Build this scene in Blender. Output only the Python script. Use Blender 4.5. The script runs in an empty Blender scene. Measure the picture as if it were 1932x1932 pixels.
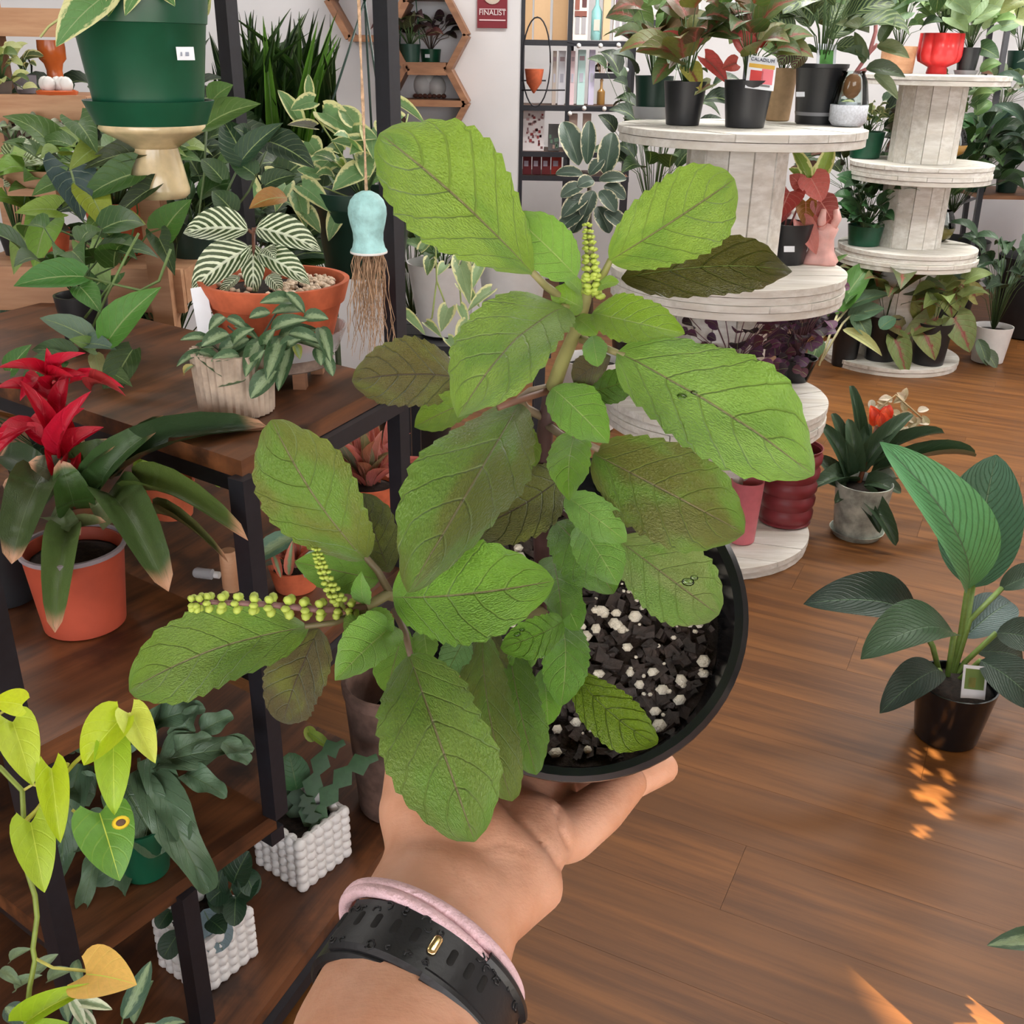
import bpy, bmesh, math, random
from mathutils import Vector, Matrix, noise
V = Vector
sin, cos, pi, rad = math.sin, math.cos, math.pi, math.radians
rng = random.Random(7)
sc = bpy.context.scene
col = sc.collection
# ---------------------------------------------------------------- camera
F = 1940.0                       # focal length in pixels of the 1932 px frame
TH, ROLL = rad(24.1), rad(1.0)
CAM = V((0, 0, 1.45))
FWD = V((0, cos(TH), -sin(TH)))
R0, U0 = V((1, 0, 0)), V((0, sin(TH), cos(TH)))
RT = R0 * cos(ROLL) + U0 * sin(ROLL)
UP = U0 * cos(ROLL) - R0 * sin(ROLL)
cd = bpy.data.cameras.new('camera')
cam = bpy.data.objects.new('camera', cd)
col.objects.link(cam)
cd.sensor_fit = 'AUTO'
cd.angle = 2 * math.atan(966 / F)
cd.clip_start, cd.clip_end = 0.02, 60
cam.matrix_world = Matrix(((RT.x, UP.x, -FWD.x, CAM.x), (RT.y, UP.y, -FWD.y, CAM.y), (RT.z, UP.z, -FWD.z, CAM.z), (0, 0, 0, 1)))
sc.camera = cam
# ---------------------------------------------------------------- light
sc.view_settings.view_transform = 'Standard'
sc.view_settings.look = 'None'
sc.view_settings.gamma = 1
sc.view_settings.use_curve_mapping = False
sc.view_settings.exposure = 0.16
cy = sc.cycles
cy.use_denoising = True
cy.max_bounces, cy.diffuse_bounces, cy.glossy_bounces, cy.transmission_bounces, cy.transparent_max_bounces = 6, 3, 2, 5, 6
cy.caustics_reflective = cy.caustics_refractive = False
cy.sample_clamp_indirect = 4
world = bpy.data.worlds.new('sky')
sc.world = world
world.use_nodes = True
bg = world.node_tree.nodes['Background']
bg.inputs[0].default_value = (0.93, 0.96, 1.0, 1)
bg.inputs[1].default_value = 5.2
sd = bpy.data.lights.new('sun', 'SUN')
sd.energy, sd.angle, sd.color = 34, rad(0.53), (1.0, 0.84, 0.62)
sun = bpy.data.objects.new('sun', sd)
SUN_DIR = V((-0.45, 0.75, -0.45)).normalized()      # the way the sunlight travels
sun.rotation_euler = (-SUN_DIR).to_track_quat('Z', 'Y').to_euler()
sun.location = (4, -5, 6)
col.objects.link(sun)
def fill_light(x, y, power, sx=1.2, sy=0.5):  # added area light below the ceiling to brighten the room, no fixture modelled
    ld = bpy.data.lights.new('fill_light', 'AREA')
    ld.shape, ld.size, ld.size_y, ld.energy, ld.color = 'RECTANGLE', sx, sy, power, (1, 0.97, 0.92)
    o = bpy.data.objects.new('fill_light', ld)
    o.location = (x, y, 3.02)
    col.objects.link(o)
for lx, ly, lp in ((-1.6, 1.0, 12), (0.9, 0.6, 14), (-1.6, 3.0, 18), (0.9, 3.1, 42), (2.9, 3.1, 46), (0.9, 5.2, 62), (2.9, 5.2, 62)):
    fill_light(lx, ly, lp)
# ---------------------------------------------------------------- where a picture point lies in the room
def ray(px, py): return FWD + RT * ((px - 966) / F) - UP * ((py - 966) / F)
def at(px, py, z): return CAM + ray(px, py) * z
def atz(px, py, h):
    d = ray(px, py); return CAM + d * ((h - CAM.z) / d.z)
def aty(px, py, y):
    d = ray(px, py); return CAM + d * (y / d.y)
def dep(p): return (p - CAM).dot(FWD)
def lin(c):
    def f(v):
        v /= 255.0
        return v / 12.92 if v <= 0.04045 else ((v + 0.055) / 1.055) ** 2.4
    return (f(c[0]), f(c[1]), f(c[2]), 1.0)
# ---------------------------------------------------------------- materials
class Nt:
    def __init__(s, name):
        s.m = bpy.data.materials.new(name); s.m.use_nodes = True
        s.t = s.m.node_tree; s.n = s.t.nodes; s.l = s.t.links
        s.b = s.n['Principled BSDF']; s.o = s.n['Material Output']
    def new(s, typ, **kw):
        n = s.n.new(typ)
        for k, v in kw.items(): setattr(n, k, v)
        return n
    def put(s, sock, v):
        if hasattr(v, 'is_linked'): s.l.new(v, sock)
        elif isinstance(v, (int, float)) and sock.type == 'RGBA': sock.default_value = (v, v, v, 1)
        else: sock.default_value = v
    def math(s, op, a, b=0.0, clamp=False):
        n = s.new('ShaderNodeMath', operation=op, use_clamp=clamp)
        s.put(n.inputs[0], a); s.put(n.inputs[1], b); return n.outputs[0]
    def ramp(s, v, a, b):             # smooth 0..1 between a and b
        n = s.new('ShaderNodeMapRange', interpolation_type='SMOOTHSTEP')
        s.put(n.inputs[0], v); n.inputs[1].default_value = a; n.inputs[2].default_value = b; return n.outputs[0]
    def mix(s, f, a, b, blend='MIX'):
        n = s.new('ShaderNodeMix', data_type='RGBA', blend_type=blend)
        s.put(n.inputs[0], f); s.put(n.inputs[6], a); s.put(n.inputs[7], b); return n.outputs[2]
    def noise(s, vec, scale, detail=3.0, rough=0.55, w=None):
        n = s.new('ShaderNodeTexNoise')
        if w is not None:
            n.noise_dimensions = '4D'; s.put(n.inputs['W'], w)
        if vec is not None: s.l.new(vec, n.inputs['Vector'])
        n.inputs['Scale'].default_value = scale; n.inputs['Detail'].default_value = detail; n.inputs['Roughness'].default_value = rough
        return n.outputs[0]
    def coord(s, which='Object'): return s.new('ShaderNodeTexCoord').outputs[which]
    def mapv(s, vec, scale):
        n = s.new('ShaderNodeMapping'); s.l.new(vec, n.inputs[0]); n.inputs['Scale'].default_value = scale; return n.outputs[0]
    def bump(s, h, strength, dist=0.002):
        n = s.new('ShaderNodeBump'); s.put(n.inputs['Height'], h)
        n.inputs['Strength'].default_value = strength; n.inputs['Distance'].default_value = dist
        s.l.new(n.outputs[0], s.b.inputs['Normal']); return n.outputs[0]
    def set(s, **kw):
        for k, v in kw.items(): s.put(s.b.inputs[k.replace('_', ' ')], v)
        return s.m
    def rand(s): return s.new('ShaderNodeObjectInfo').outputs['Random']
    def objcol(s): return s.new('ShaderNodeObjectInfo').outputs['Color']
def c3(*c): return lin(c)
def plain(name, c, rough=0.5, metal=0.0, var=0.15, scale=30, spec=0.5, bump=0.0, coat=0.0):
    n = Nt(name); co = n.coord()
    nz = n.noise(co, scale, 4)
    c = lin(c)
    dark = tuple(v * (1 - var) for v in c[:3]) + (1,)
    lite = tuple(min(1, v * (1 + var)) for v in c[:3]) + (1,)
    n.set(Base_Color=n.mix(n.ramp(nz, .3, .7), dark, lite), Roughness=rough, Metallic=metal)
    n.b.inputs['Specular IOR Level'].default_value = spec
    if coat: n.b.inputs['Coat Weight'].default_value = coat; n.b.inputs['Coat Roughness'].default_value = .08
    if bump: n.bump(n.noise(co, scale * 4, 4), bump)
    return n.m
def objmat(name, rough=0.5, var=0.12, scale=40, bump=0.0, spec=.5):     # colour taken from the object's own colour
    n = Nt(name); co = n.coord(); nz = n.noise(co, scale, 4)
    c = n.objcol()
    n.set(Base_Color=n.mix(n.math('MULTIPLY', n.ramp(nz, .35, .7), var * 2), c, n.mix(1.0, c, (.55, .55, .55, 1), 'MULTIPLY')), Roughness=rough)
    n.b.inputs['Specular IOR Level'].default_value = spec
    if bump: n.bump(n.noise(co, scale * 4, 3), bump)
    return n.m
def wood(name, c1, c2, c3_, grain=(3, 40, 40), rough=0.5, coarse=2.0, bump=.25, axis=None, stain=0.0):
    n = Nt(name); co = n.coord()
    off = n.new('ShaderNodeVectorMath', operation='ADD'); n.l.new(co, off.inputs[0])
    cmb = n.new('ShaderNodeCombineXYZ'); r = n.rand()
    for i, k in enumerate((13.7, 31.1, 7.3)): n.l.new(n.math('MULTIPLY', r, k), cmb.inputs[i])
    n.l.new(cmb.outputs[0], off.inputs[1])
    v = n.mapv(off.outputs[0], grain)
    g = n.noise(v, 1.0, 6, .65)
    g2 = n.noise(n.mapv(off.outputs[0], tuple(x * .22 for x in grain)), coarse, 3)
    k = n.mix(n.ramp(g, .32, .7), lin(c1), lin(c2))
    k = n.mix(n.math('MULTIPLY', n.ramp(g2, .42, .75), .8), k, lin(c3_))
    if stain: k = n.mix(n.math('MULTIPLY', n.ramp(n.noise(off.outputs[0], 9, 4), .5, .72), stain), k, lin((28, 16, 10)))
    n.set(Base_Color=k, Roughness=rough); n.bump(g, bump, .001)
    return n.m
def leafmat(name, vein=(0.5, 0.6, 0.3), veinw=.1, mid=.05, nlat=7, slope=.35, strength=.35, rough=.42, trans=.22, edge=None, edgew=.72,
            centre=None, cw=.5, stripes=None, midcol=None, tip=None, bump=.35, mottle=.3, spec=.5, sheen=0.0, patch=None, ttint=(1.0, 1.0, .55, 1)):
    n = Nt(name)
    if sheen: n.b.inputs['Sheen Weight'].default_value = sheen; n.b.inputs['Sheen Roughness'].default_value = .4; n.b.inputs['Sheen Tint'].default_value = (.8, 1, .9, 1)
    uv = n.coord('UV')
    sp = n.new('ShaderNodeSeparateXYZ'); n.l.new(uv, sp.inputs[0])
    s = n.math('MULTIPLY', n.math('ABSOLUTE', n.math('SUBTRACT', sp.outputs[0], .5)), 2.0)
    v = sp.outputs[1]
    base = n.objcol(); w = n.math('MULTIPLY', n.rand(), 20)
    nz = n.noise(uv, 9, 4, .6, w)
    fine = n.noise(uv, 60, 2, .5, w)
    k = n.mix(n.math('MULTIPLY', n.ramp(nz, .35, .7), mottle), base, n.mix(1.0, base, (.6, .62, .5, 1), 'MULTIPLY'))
    if patch: k = n.mix(n.math('MULTIPLY', n.ramp(n.noise(uv, 2.4, 2, .5, w), .46, .68), .75), k, lin(patch))
    q = n.math('SUBTRACT', v, n.math('MULTIPLY', n.math('POWER', s, 1.25), slope))
    q = n.math('ADD', q, n.math('MULTIPLY', n.math('SUBTRACT', nz, .5), .04))
    tri = n.math('ABSOLUTE', n.math('SUBTRACT', n.math('FRACT', n.math('MULTIPLY', q, float(nlat))), .5))   # 0 on a vein
    lat = n.math('SUBTRACT', 1.0, n.ramp(tri, 0.0, veinw))
    midm = n.math('SUBTRACT', 1.0, n.ramp(s, mid * .4, mid))
    if centre is not None:
        cm = n.math('SUBTRACT', 1.0, n.ramp(n.math('ADD', s, n.math('MULTIPLY', n.math('SUBTRACT', nz, .5), .9)), cw - .2, cw + .12))
        k = n.mix(cm, k, lin(centre))
    if stripes is not None:                       # broad pale bands that follow the side veins
        band = n.math('SUBTRACT', 1.0, n.ramp(tri, .17, .25))
        k = n.mix(band, k, lin(stripes))
    if edge is not None:
        em = n.ramp(n.math('ADD', s, n.math('MULTIPLY', n.math('SUBTRACT', nz, .5), .8)), edgew - .07, edgew + .07)
        k = n.mix(em, k, lin(edge))
    vc = vein if len(vein) == 4 else tuple(vein) + (1,)
    k = n.mix(n.math('MULTIPLY', lat, strength), k, vc)
    k = n.mix(n.math('MULTIPLY', midm, .85), k, midcol or vc)
    if tip is not None:
        k = n.mix(n.math('MULTIPLY', n.ramp(v, .86, .97), n.ramp(nz, .25, .5)), k, lin(tip))
    n.set(Base_Color=k, Roughness=rough)
    n.b.inputs['Specular IOR Level'].default_value = spec
    h = n.math('ADD', n.math('MULTIPLY', lat, -.8), n.math('ADD', n.math('MULTIPLY', midm, -.8), n.math('MULTIPLY', fine, .5)))
    nb = n.bump(h, bump, .004)
    tr = n.new('ShaderNodeBsdfTranslucent'); n.l.new(n.mix(1.0, k, ttint, 'MULTIPLY'), tr.inputs[0]); n.l.new(nb, tr.inputs[1])
    ms = n.new('ShaderNodeMixShader'); ms.inputs[0].default_value = trans
    n.l.new(n.b.outputs[0], ms.inputs[1]); n.l.new(tr.outputs[0], ms.inputs[2]); n.l.new(ms.outputs[0], n.o.inputs[0])
    return n.m
M = {}
M['leaf'] = leafmat('leaf_plain', (.30, .40, .16), mid=.06, strength=.22)
M['leaf_dark'] = leafmat('leaf_dark_glossy', (.10, .17, .07), mid=.06, strength=.25, rough=.3, trans=.1)
M['hero'] = leafmat('leaf_basil', (.26, .36, .10), veinw=.06, mid=.03, nlat=6, slope=.30, strength=.35, rough=.42, trans=.25, midcol=(.20, .17, .09, 1), bump=.6, mottle=.35, sheen=.25, patch=(98, 140, 48))
M['hero_new'] = leafmat('leaf_basil_young', (.40, .55, .18), veinw=.07, mid=.035, nlat=6, slope=.30, strength=.35, rough=.4, trans=.28, bump=.6, mottle=.25, sheen=.3)
M['hero_old'] = leafmat('leaf_basil_old', (.05, .045, .02), veinw=.07, mid=.03, nlat=6, slope=.30, strength=.35, rough=.45, trans=.12, midcol=(.06, .035, .025, 1), bump=.7, mottle=.45, sheen=.2, patch=(104, 112, 36))
M['hero_wet'] = leafmat('leaf_basil_wet', (.22, .30, .08), veinw=.07, mid=.03, nlat=6, slope=.30, strength=.35, rough=.2, trans=.15, bump=1.0, mottle=.4, spec=.8)
M['zebra'] = leafmat('leaf_zebra', (.82, .88, .72), mid=.11, nlat=8, slope=.34, strength=0.0, stripes=(226, 236, 208), midcol=lin((228, 238, 212)), mottle=.15, trans=.1)
M['cream'] = leafmat('leaf_cream_edged', (.35, .45, .22), mid=.04, strength=.15, edge=(226, 226, 168), edgew=.72, mottle=.3)
M['rubber'] = leafmat('leaf_pale_edged_dark', (.22, .28, .2), mid=.05, nlat=10, strength=.06, edge=(214, 208, 178), edgew=.88, rough=.3, trans=.08)
M['caladium'] = leafmat('leaf_red_centred', (.28, .10, .07), mid=.08, nlat=6, strength=.35, centre=(140, 60, 56), cw=.16, mottle=.5)
M['pinkred'] = leafmat('leaf_pink_red', (.70, .30, .26), mid=.05, nlat=6, strength=.45, mottle=.35)
M['calathea'] = leafmat('leaf_banded', (.30, .38, .20), mid=.05, nlat=7, slope=.4, strength=.0, stripes=(116, 134, 88), mottle=.2, rough=.35, trans=.1)
M['silver'] = leafmat('leaf_silver_centre', (.35, .45, .28), mid=.03, strength=.1, centre=(136, 158, 118), cw=.42, rough=.32, trans=.1)
M['brom'] = leafmat('leaf_strap_dark', (.14, .2, .1), mid=.02, nlat=2, slope=.1, strength=.05, rough=.34, trans=.1, tip=(206, 160, 128), mottle=.35)
M['bract'] = leafmat('bract_red', (.60, .04, .09), mid=.03, nlat=3, strength=.12, rough=.35, trans=.2, mottle=.3, ttint=(1, .6, .7, 1))
M['spath'] = leafmat('leaf_ribbed', (.16, .26, .16), veinw=.16, mid=.04, nlat=15, slope=.42, strength=.2, rough=.36, trans=.12, bump=.8)
M['neon'] = leafmat('leaf_lime', (.72, .85, .12), mid=.03, nlat=5, strength=.10, rough=.4, trans=.32, mottle=.25, bump=.2)
M['stem'] = objmat('stem', .55, .2, 90)
M['obj'] = objmat('painted', .45, .08)
M['objmatte'] = objmat('matte', .8, .15, 60, .2)
M['objgloss'] = objmat('glazed', .2, .06)
M['soil'] = plain('potting_soil', (38, 28, 22), .95, var=.6, scale=120, bump=1.0)
M['metal'] = plain('black_steel', (36, 36, 42), .38, .2, var=.12, scale=60)
M['black_plastic'] = plain('black_plastic', (34, 35, 38), .35, var=.12, scale=25)
M['green_plastic'] = plain('green_plastic', (18, 78, 54), .34, var=.12, scale=12)
M['dark_green_plastic'] = plain('dark_green_plastic', (14, 48, 38), .4, var=.15, scale=12)
M['terracotta'] = plain('terracotta', (196, 98, 62), .8, var=.14, scale=40, bump=.15)
M['terracotta_plastic'] = plain('terracotta_plastic', (178, 76, 52), .55, var=.08, scale=20)
M['white'] = plain('white_glaze', (226, 224, 222), .35, var=.04, scale=20)
M['cream_glaze'] = plain('cream_glaze', (226, 204, 160), .22, var=.14, scale=22, coat=.5)
M['tag'] = plain('white_plastic', (232, 236, 242), .5, var=.03)
M['twine'] = plain('twine', (206, 172, 140), .9, var=.3, scale=150, bump=.6)
M['root'] = plain('roots', (168, 136, 108), .9, var=.35, scale=80)
M['jelly'] = plain('aqua_glaze', (158, 206, 206), .55, var=.18, scale=55, bump=.6)
M['rustic'] = wood('rustic_board', (58, 34, 20), (124, 76, 44), (88, 52, 30), (24, 2.2, 24), .45, 2.4, .3, stain=.85)
M['rustic_edge'] = wood('rustic_edge', (96, 62, 42), (134, 92, 66), (104, 70, 50), (28, 2.6, 28), .6)
M['timber'] = wood('timber', (176, 128, 94), (200, 156, 120), (160, 114, 82), (4, 40, 40), .6)
M['hexwood'] = wood('shelf_wood', (126, 84, 56), (160, 112, 78), (118, 78, 54), (5, 30, 30), .55)
M['floor'] = wood('floor_plank', (88, 53, 24), (130, 83, 40), (104, 66, 32), (1.6, 26, 10), .45, 1.6, .08)
M['floor'].node_tree.nodes['Principled BSDF'].inputs['Specular IOR Level'].default_value = .3
M['spool'] = wood('whitewashed_board', (208, 203, 193), (240, 238, 232), (222, 216, 204), (4, 40, 40), .7, 2.5, .5)
M['ceiling'] = plain('grey_ceiling', (150, 148, 144), .9, var=.03, scale=3)
M['wall'] = plain('white_wall', (226, 224, 226), .9, var=.025, scale=4)
M['paper'] = objmat('paper', .7, .03)
def glassy(name, c, rough=.02, ior=1.45):
    n = Nt(name); n.set(Base_Color=lin(c), Roughness=rough, IOR=ior); n.b.inputs['Transmission Weight'].default_value = 1.0; return n.m
def thin_glass(name, tint, ior):
    n = Nt(name); fr = n.new('ShaderNodeFresnel'); fr.inputs[0].default_value = ior
    tr = n.new('ShaderNodeBsdfTransparent'); tr.inputs[0].default_value = lin(tint)
    gl = n.new('ShaderNodeBsdfGlossy'); gl.inputs['Roughness'].default_value = .03
    ms = n.new('ShaderNodeMixShader'); n.l.new(fr.outputs[0], ms.inputs[0]); n.l.new(tr.outputs[0], ms.inputs[1]); n.l.new(gl.outputs[0], ms.inputs[2]); n.l.new(ms.outputs[0], n.o.inputs[0]); return n.m
M['glass'] = thin_glass('clear_glass', (244, 249, 248), 1.5)
M['drop'] = thin_glass('water', (236, 246, 230), 1.45)
n = Nt('clear_plastic'); n.set(Base_Color=lin((206, 206, 210)), Roughness=.2, Alpha=.45); M['clear_plastic'] = n.m
# ---------------------------------------------------------------- geometry
class MB:
    def __init__(s): s.v, s.f, s.uv = [], [], None
    def add(s, vs, fs):
        k = len(s.v); s.v += [V(p) for p in vs]; s.f += [tuple(i + k for i in f) for f in fs]; return s
    def box(s, c, size, rot=None, mtx=None):
        c = V(c); h = V(size) / 2
        vs = [V((x * h.x, y * h.y, z * h.z)) for x in (-1, 1) for y in (-1, 1) for z in (-1, 1)]
        if rot is not None: vs = [rot @ p for p in vs]
        vs = [p + c for p in vs]
        if mtx is not None: vs = [mtx @ p for p in vs]
        return s.add(vs, [(0, 1, 3, 2), (4, 6, 7, 5), (0, 4, 5, 1), (2, 3, 7, 6), (0, 2, 6, 4), (1, 5, 7, 3)])
    def beam(s, a, b, w, d, side=None):      # bar with a rectangular section from a to b
        a, b = V(a), V(b); y = (b - a).normalized()
        sd_ = V(side) if side else (V((1, 0, 0)) if abs(y.x) < .9 else V((0, 1, 0)))
        x = (sd_ - y * sd_.dot(y)).normalized(); z = x.cross(y)
        vs = [p + x * sx * w / 2 + z * sz * d / 2 for p in (a, b) for sx, sz in ((-1, -1), (1, -1), (1, 1), (-1, 1))]
        return s.add(vs, [(3, 2, 1, 0), (4, 5, 6, 7), (0, 1, 5, 4), (1, 2, 6, 5), (2, 3, 7, 6), (3, 0, 4, 7)])
    def tube(s, pts, r, seg=6, cap=True):
        pts = [V(p) for p in pts]; n = len(pts)
        rs = r if isinstance(r, (list, tuple)) else [r] * n
        ring = []; prev = None
        for i, p in enumerate(pts):
            t = (pts[min(i + 1, n - 1)] - pts[max(i - 1, 0)]).normalized()
            if prev is None: x = t.orthogonal().normalized()
            else:
                x = prev - t * prev.dot(t); x = x.normalized() if x.length > 1e-6 else t.orthogonal().normalized()
            prev = x; y = t.cross(x)
            ring.append([p + (x * cos(2 * pi * k / seg) + y * sin(2 * pi * k / seg)) * rs[i] for k in range(seg)])
        vs = [q for rg in ring for q in rg]; fs = []
        for i in range(n - 1):
            for k in range(seg):
                k2 = (k + 1) % seg; fs.append((i * seg + k, i * seg + k2, (i + 1) * seg + k2, (i + 1) * seg + k))
        if cap: fs += [tuple(range(seg - 1, -1, -1)), tuple((n - 1) * seg + k for k in range(seg))]
        return s.add(vs, fs)
    def lathe(s, prof, seg=24, mtx=None, wob=None, cap=True):
        vs, fs = [], []; n = len(prof)
        for r, z in prof:
            for k in range(seg):
                a = 2 * pi * k / seg; rr = r * (wob(a, z) if wob else 1)
                p = V((rr * cos(a), rr * sin(a), z)); vs.append(mtx @ p if mtx is not None else p)
        for i in range(n - 1):
            for k in range(seg):
                k2 = (k + 1) % seg; fs.append((i * seg + k, i * seg + k2, (i + 1) * seg + k2, (i + 1) * seg + k))
        if cap: fs += [tuple(range(seg - 1, -1, -1)), tuple((n - 1) * seg + k for k in range(seg))]
        return s.add(vs, fs)
    def ball(s, c, r, seg=8, rings=5, mtx=None):
        r = V((r, r, r)) if isinstance(r, (int, float)) else V(r); c = V(c)
        vs = [V((0, 0, -1))]; fs = []
        for i in range(1, rings):
            th = pi * i / rings
            for k in range(seg):
                a = 2 * pi * k / seg; vs.append(V((sin(th) * cos(a), sin(th) * sin(a), -cos(th))))
        vs.append(V((0, 0, 1))); L = len(vs) - 1
        for k in range(seg):
            k2 = (k + 1) % seg; fs.append((0, 1 + k2, 1 + k)); fs.append((L, L - seg + k, L - seg + k2))
            for i in range(rings - 2): fs.append((1 + i * seg + k, 1 + i * seg + k2, 1 + (i + 1) * seg + k2, 1 + (i + 1) * seg + k))
        vs = [V((p.x * r.x, p.y * r.y, p.z * r.z)) for p in vs]
        if mtx is not None: vs = [mtx @ p for p in vs]
        return s.add([p + c for p in vs], fs)
    def build(s, name, mat, parent=None, smooth=True, color=None, label=None, origin=None):
        org = V(origin) if origin is not None else (parent.matrix_basis.translation.copy() if parent is not None else sum(s.v, V()) / max(1, len(s.v)))
        pw = world_loc(parent)
        org = V(origin) if origin is not None else (pw if parent is not None else org)
        me = bpy.data.meshes.new(name)
        me.from_pydata([p - org for p in s.v], [], s.f)
        if smooth == 'auto':
            me.shade_smooth(); me.set_sharp_from_angle(angle=rad(40))
        elif smooth: me.shade_smooth()
        me.materials.append(M[mat] if isinstance(mat, str) else mat)
        o = bpy.data.objects.new(name, me); col.objects.link(o)
        o.parent = parent; o.location = org - pw
        if color is not None: o.color = lin(color)
        if label: o['label'] = label
        return o
def world_loc(o):
    p = V()
    while o is not None: p = p + o.location; o = o.parent
    return p
def tag(o, label, cat=None, group=None, kind=None):
    if label: o['label'] = label
    if cat: o['category'] = cat
    if group: o['group'] = group
    if kind: o['kind'] = kind
    return o
def thing(name, label, cat, loc, group=None):
    o = bpy.data.objects.new(name, None); o.empty_display_size = .05; o.location = V(loc); col.objects.link(o)
    return tag(o, label, cat, group)
def dup_tree(o, parent=None):
    c = o.copy(); col.objects.link(c); c.parent = parent
    for ch in list(o.children): dup_tree(ch, c)
    return c
# ---- leaves: unit meshes (length 1 along +Y, width 1 along X) that every leaf of a kind shares
KIND = {'ell': (.6, .6, 0), 'ovate': (.5, .85, 0), 'obovate': (.85, .5, 0), 'lance': (.55, .75, 0), 'heart': (.28, .85, .20), 'strap': (.12, .35, 0),
        'round': (.5, .5, 0), 'blade': (.12, .9, 0), 'arrow': (.22, 1.0, .30), 'spade': (.40, .95, .10), 'quill': (.25, .6, 0)}
_lm = {}
def leaf_mesh(kind, bend, fold, mat, nl=8, nw=4, teeth=0, wave=0.0, twist=0.0, seed=0, pa=None, pb=None, curve=0.0):
    key = (kind, bend, fold, mat, nl, nw, teeth, wave, twist, seed, pa, pb, curve)
    if key in _lm: return _lm[key]
    ka, kb, lobe = KIND[kind]; ka = pa or ka; kb = pb or kb
    tm = ka / (ka + kb); wm = tm ** ka * (1 - tm) ** kb
    rr = random.Random(seed)
    ph = rr.random() * 6.28
    vs, uvs, fs = [], [], []
    for i in range(nl + 1):
        t = i / nl
        tt = .5 - .5 * cos(pi * t) if nl < 20 else t
        t0 = min(max(tt, .012), .996)
        hw = .5 * (t0 ** ka) * ((1 - t0) ** kb) / wm
        if teeth and tt > .74: hw *= 1 - 2.1 * (tt - .74) ** 1.3
        if i == nl: hw = .01
        if lobe == 0 and i == 0: hw = .015
        an = twist * tt
        for j in range(nw + 1):
            u = -1 + 2 * j / nw; x = u * hw
            if teeth and 0 < i < nl and .1 < tt < .96:
                sq = ((tt * teeth + (.35 if u > 0 else 0)) % 1.0 - .5) * (.10 + .07 * noise.noise(V((i * .4, seed + (7 if u > 0 else 0), 1))))
                x *= 1 + (sq + .10 * noise.noise(V((tt * 3.1, seed * 1.7 + (5 if u > 0 else 0), 0)))) * u * u
            y = tt - lobe * (abs(u) ** 1.3) * (1 - tt) ** 2.2
            z = bend * 4 * tt * (1 - tt) + fold * (abs(u) ** 1.2) * hw * 1.4
            if wave: z += wave * sin(tt * 9 + ph + (1.7 if u > 0 else 0)) * (u * u) * min(1, 4 * hw)
            if seed: z += .012 * noise.noise(V((x * 5 + seed, y * 5, 0)))
            x2 = x * cos(an) + curve * 4 * tt * (1 - tt); z2 = z + x * sin(an)
            vs.append((x2, y, z2)); uvs.append((.5 + u / 2, tt))
    for i in range(nl):
        for j in range(nw):
            k = i * (nw + 1) + j; fs.append((k, k + 1, k + nw + 2, k + nw + 1))
    me = bpy.data.meshes.new('leaf_' + kind); me.from_pydata(vs, [], fs); me.shade_smooth()
    ul = me.uv_layers.new(name='UVMap')
    for lp in me.loops: ul.data[lp.index].uv = uvs[lp.vertex_index]
    me.materials.append(M[mat]); _lm[key] = me
    return me
LGAIN = 1.08
BENDS = (-.25, -.1, 0, .1, .2, .32, .45)
def leaf(parent, kind, b, t, w, c, mat='leaf', nrm=None, roll=0.0, bend=.12, fold=.18, name='leaf', pw=None, jit=.12, **kw):
    b, t = V(b), V(t); ax = t - b; L = ax.length
    if L < 1e-5: return None
    y = ax / L
    nv = V(nrm) if nrm is not None else ((CAM - b).normalized() * .75 + V((0, 0, .5)))
    z = nv - y * nv.dot(y)
    if z.length < .05: z = V((0, 0, 1)) - y * y.z + V((.02, -.1, 0))
    z.normalize(); x = y.cross(z)
    if roll: x, z = x * cos(roll) + z * sin(roll), z * cos(roll) - x * sin(roll)
    bend = min(BENDS, key=lambda q: abs(q - bend))
    me = leaf_mesh(kind, bend, fold, mat, **kw)
    o = bpy.data.objects.new(name, me); col.objects.link(o)
    p = b - (pw if pw is not None else world_loc(parent))
    o.parent = parent
    zs = z * L
    if 'zscale' in kw: zs = z * kw['zscale']
    o.matrix_basis = Matrix(((x.x * w, y.x * L, zs.x, p.x), (x.y * w, y.y * L, zs.y, p.y), (x.z * w, y.z * L, zs.z, p.z), (0, 0, 0, 1)))
    k = LGAIN * (1 + rng.uniform(-jit, jit)); l_ = lin(c)
    o.color = (l_[0] * k * (1 + rng.uniform(-jit, jit) * .5), l_[1] * k, l_[2] * k, 1)
    return o
def pxleaf(parent, kind, bx, by, tx, ty, wpx, zb, zt=None, c=(80, 130, 60), mat='leaf', **kw):
    zt = zb if zt is None else zt
    return leaf(parent, kind, at(bx, by, zb), at(tx, ty, zt), wpx * (zb + zt) / 2 / F, c, mat, **kw)
def arcpts(a, b, lift=0.0, n=5, side=V((0, 0, 1))):
    a, b = V(a), V(b); return [a.lerp(b, i / n) + side * lift * 4 * (i / n) * (1 - i / n) for i in range(n + 1)]
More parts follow.
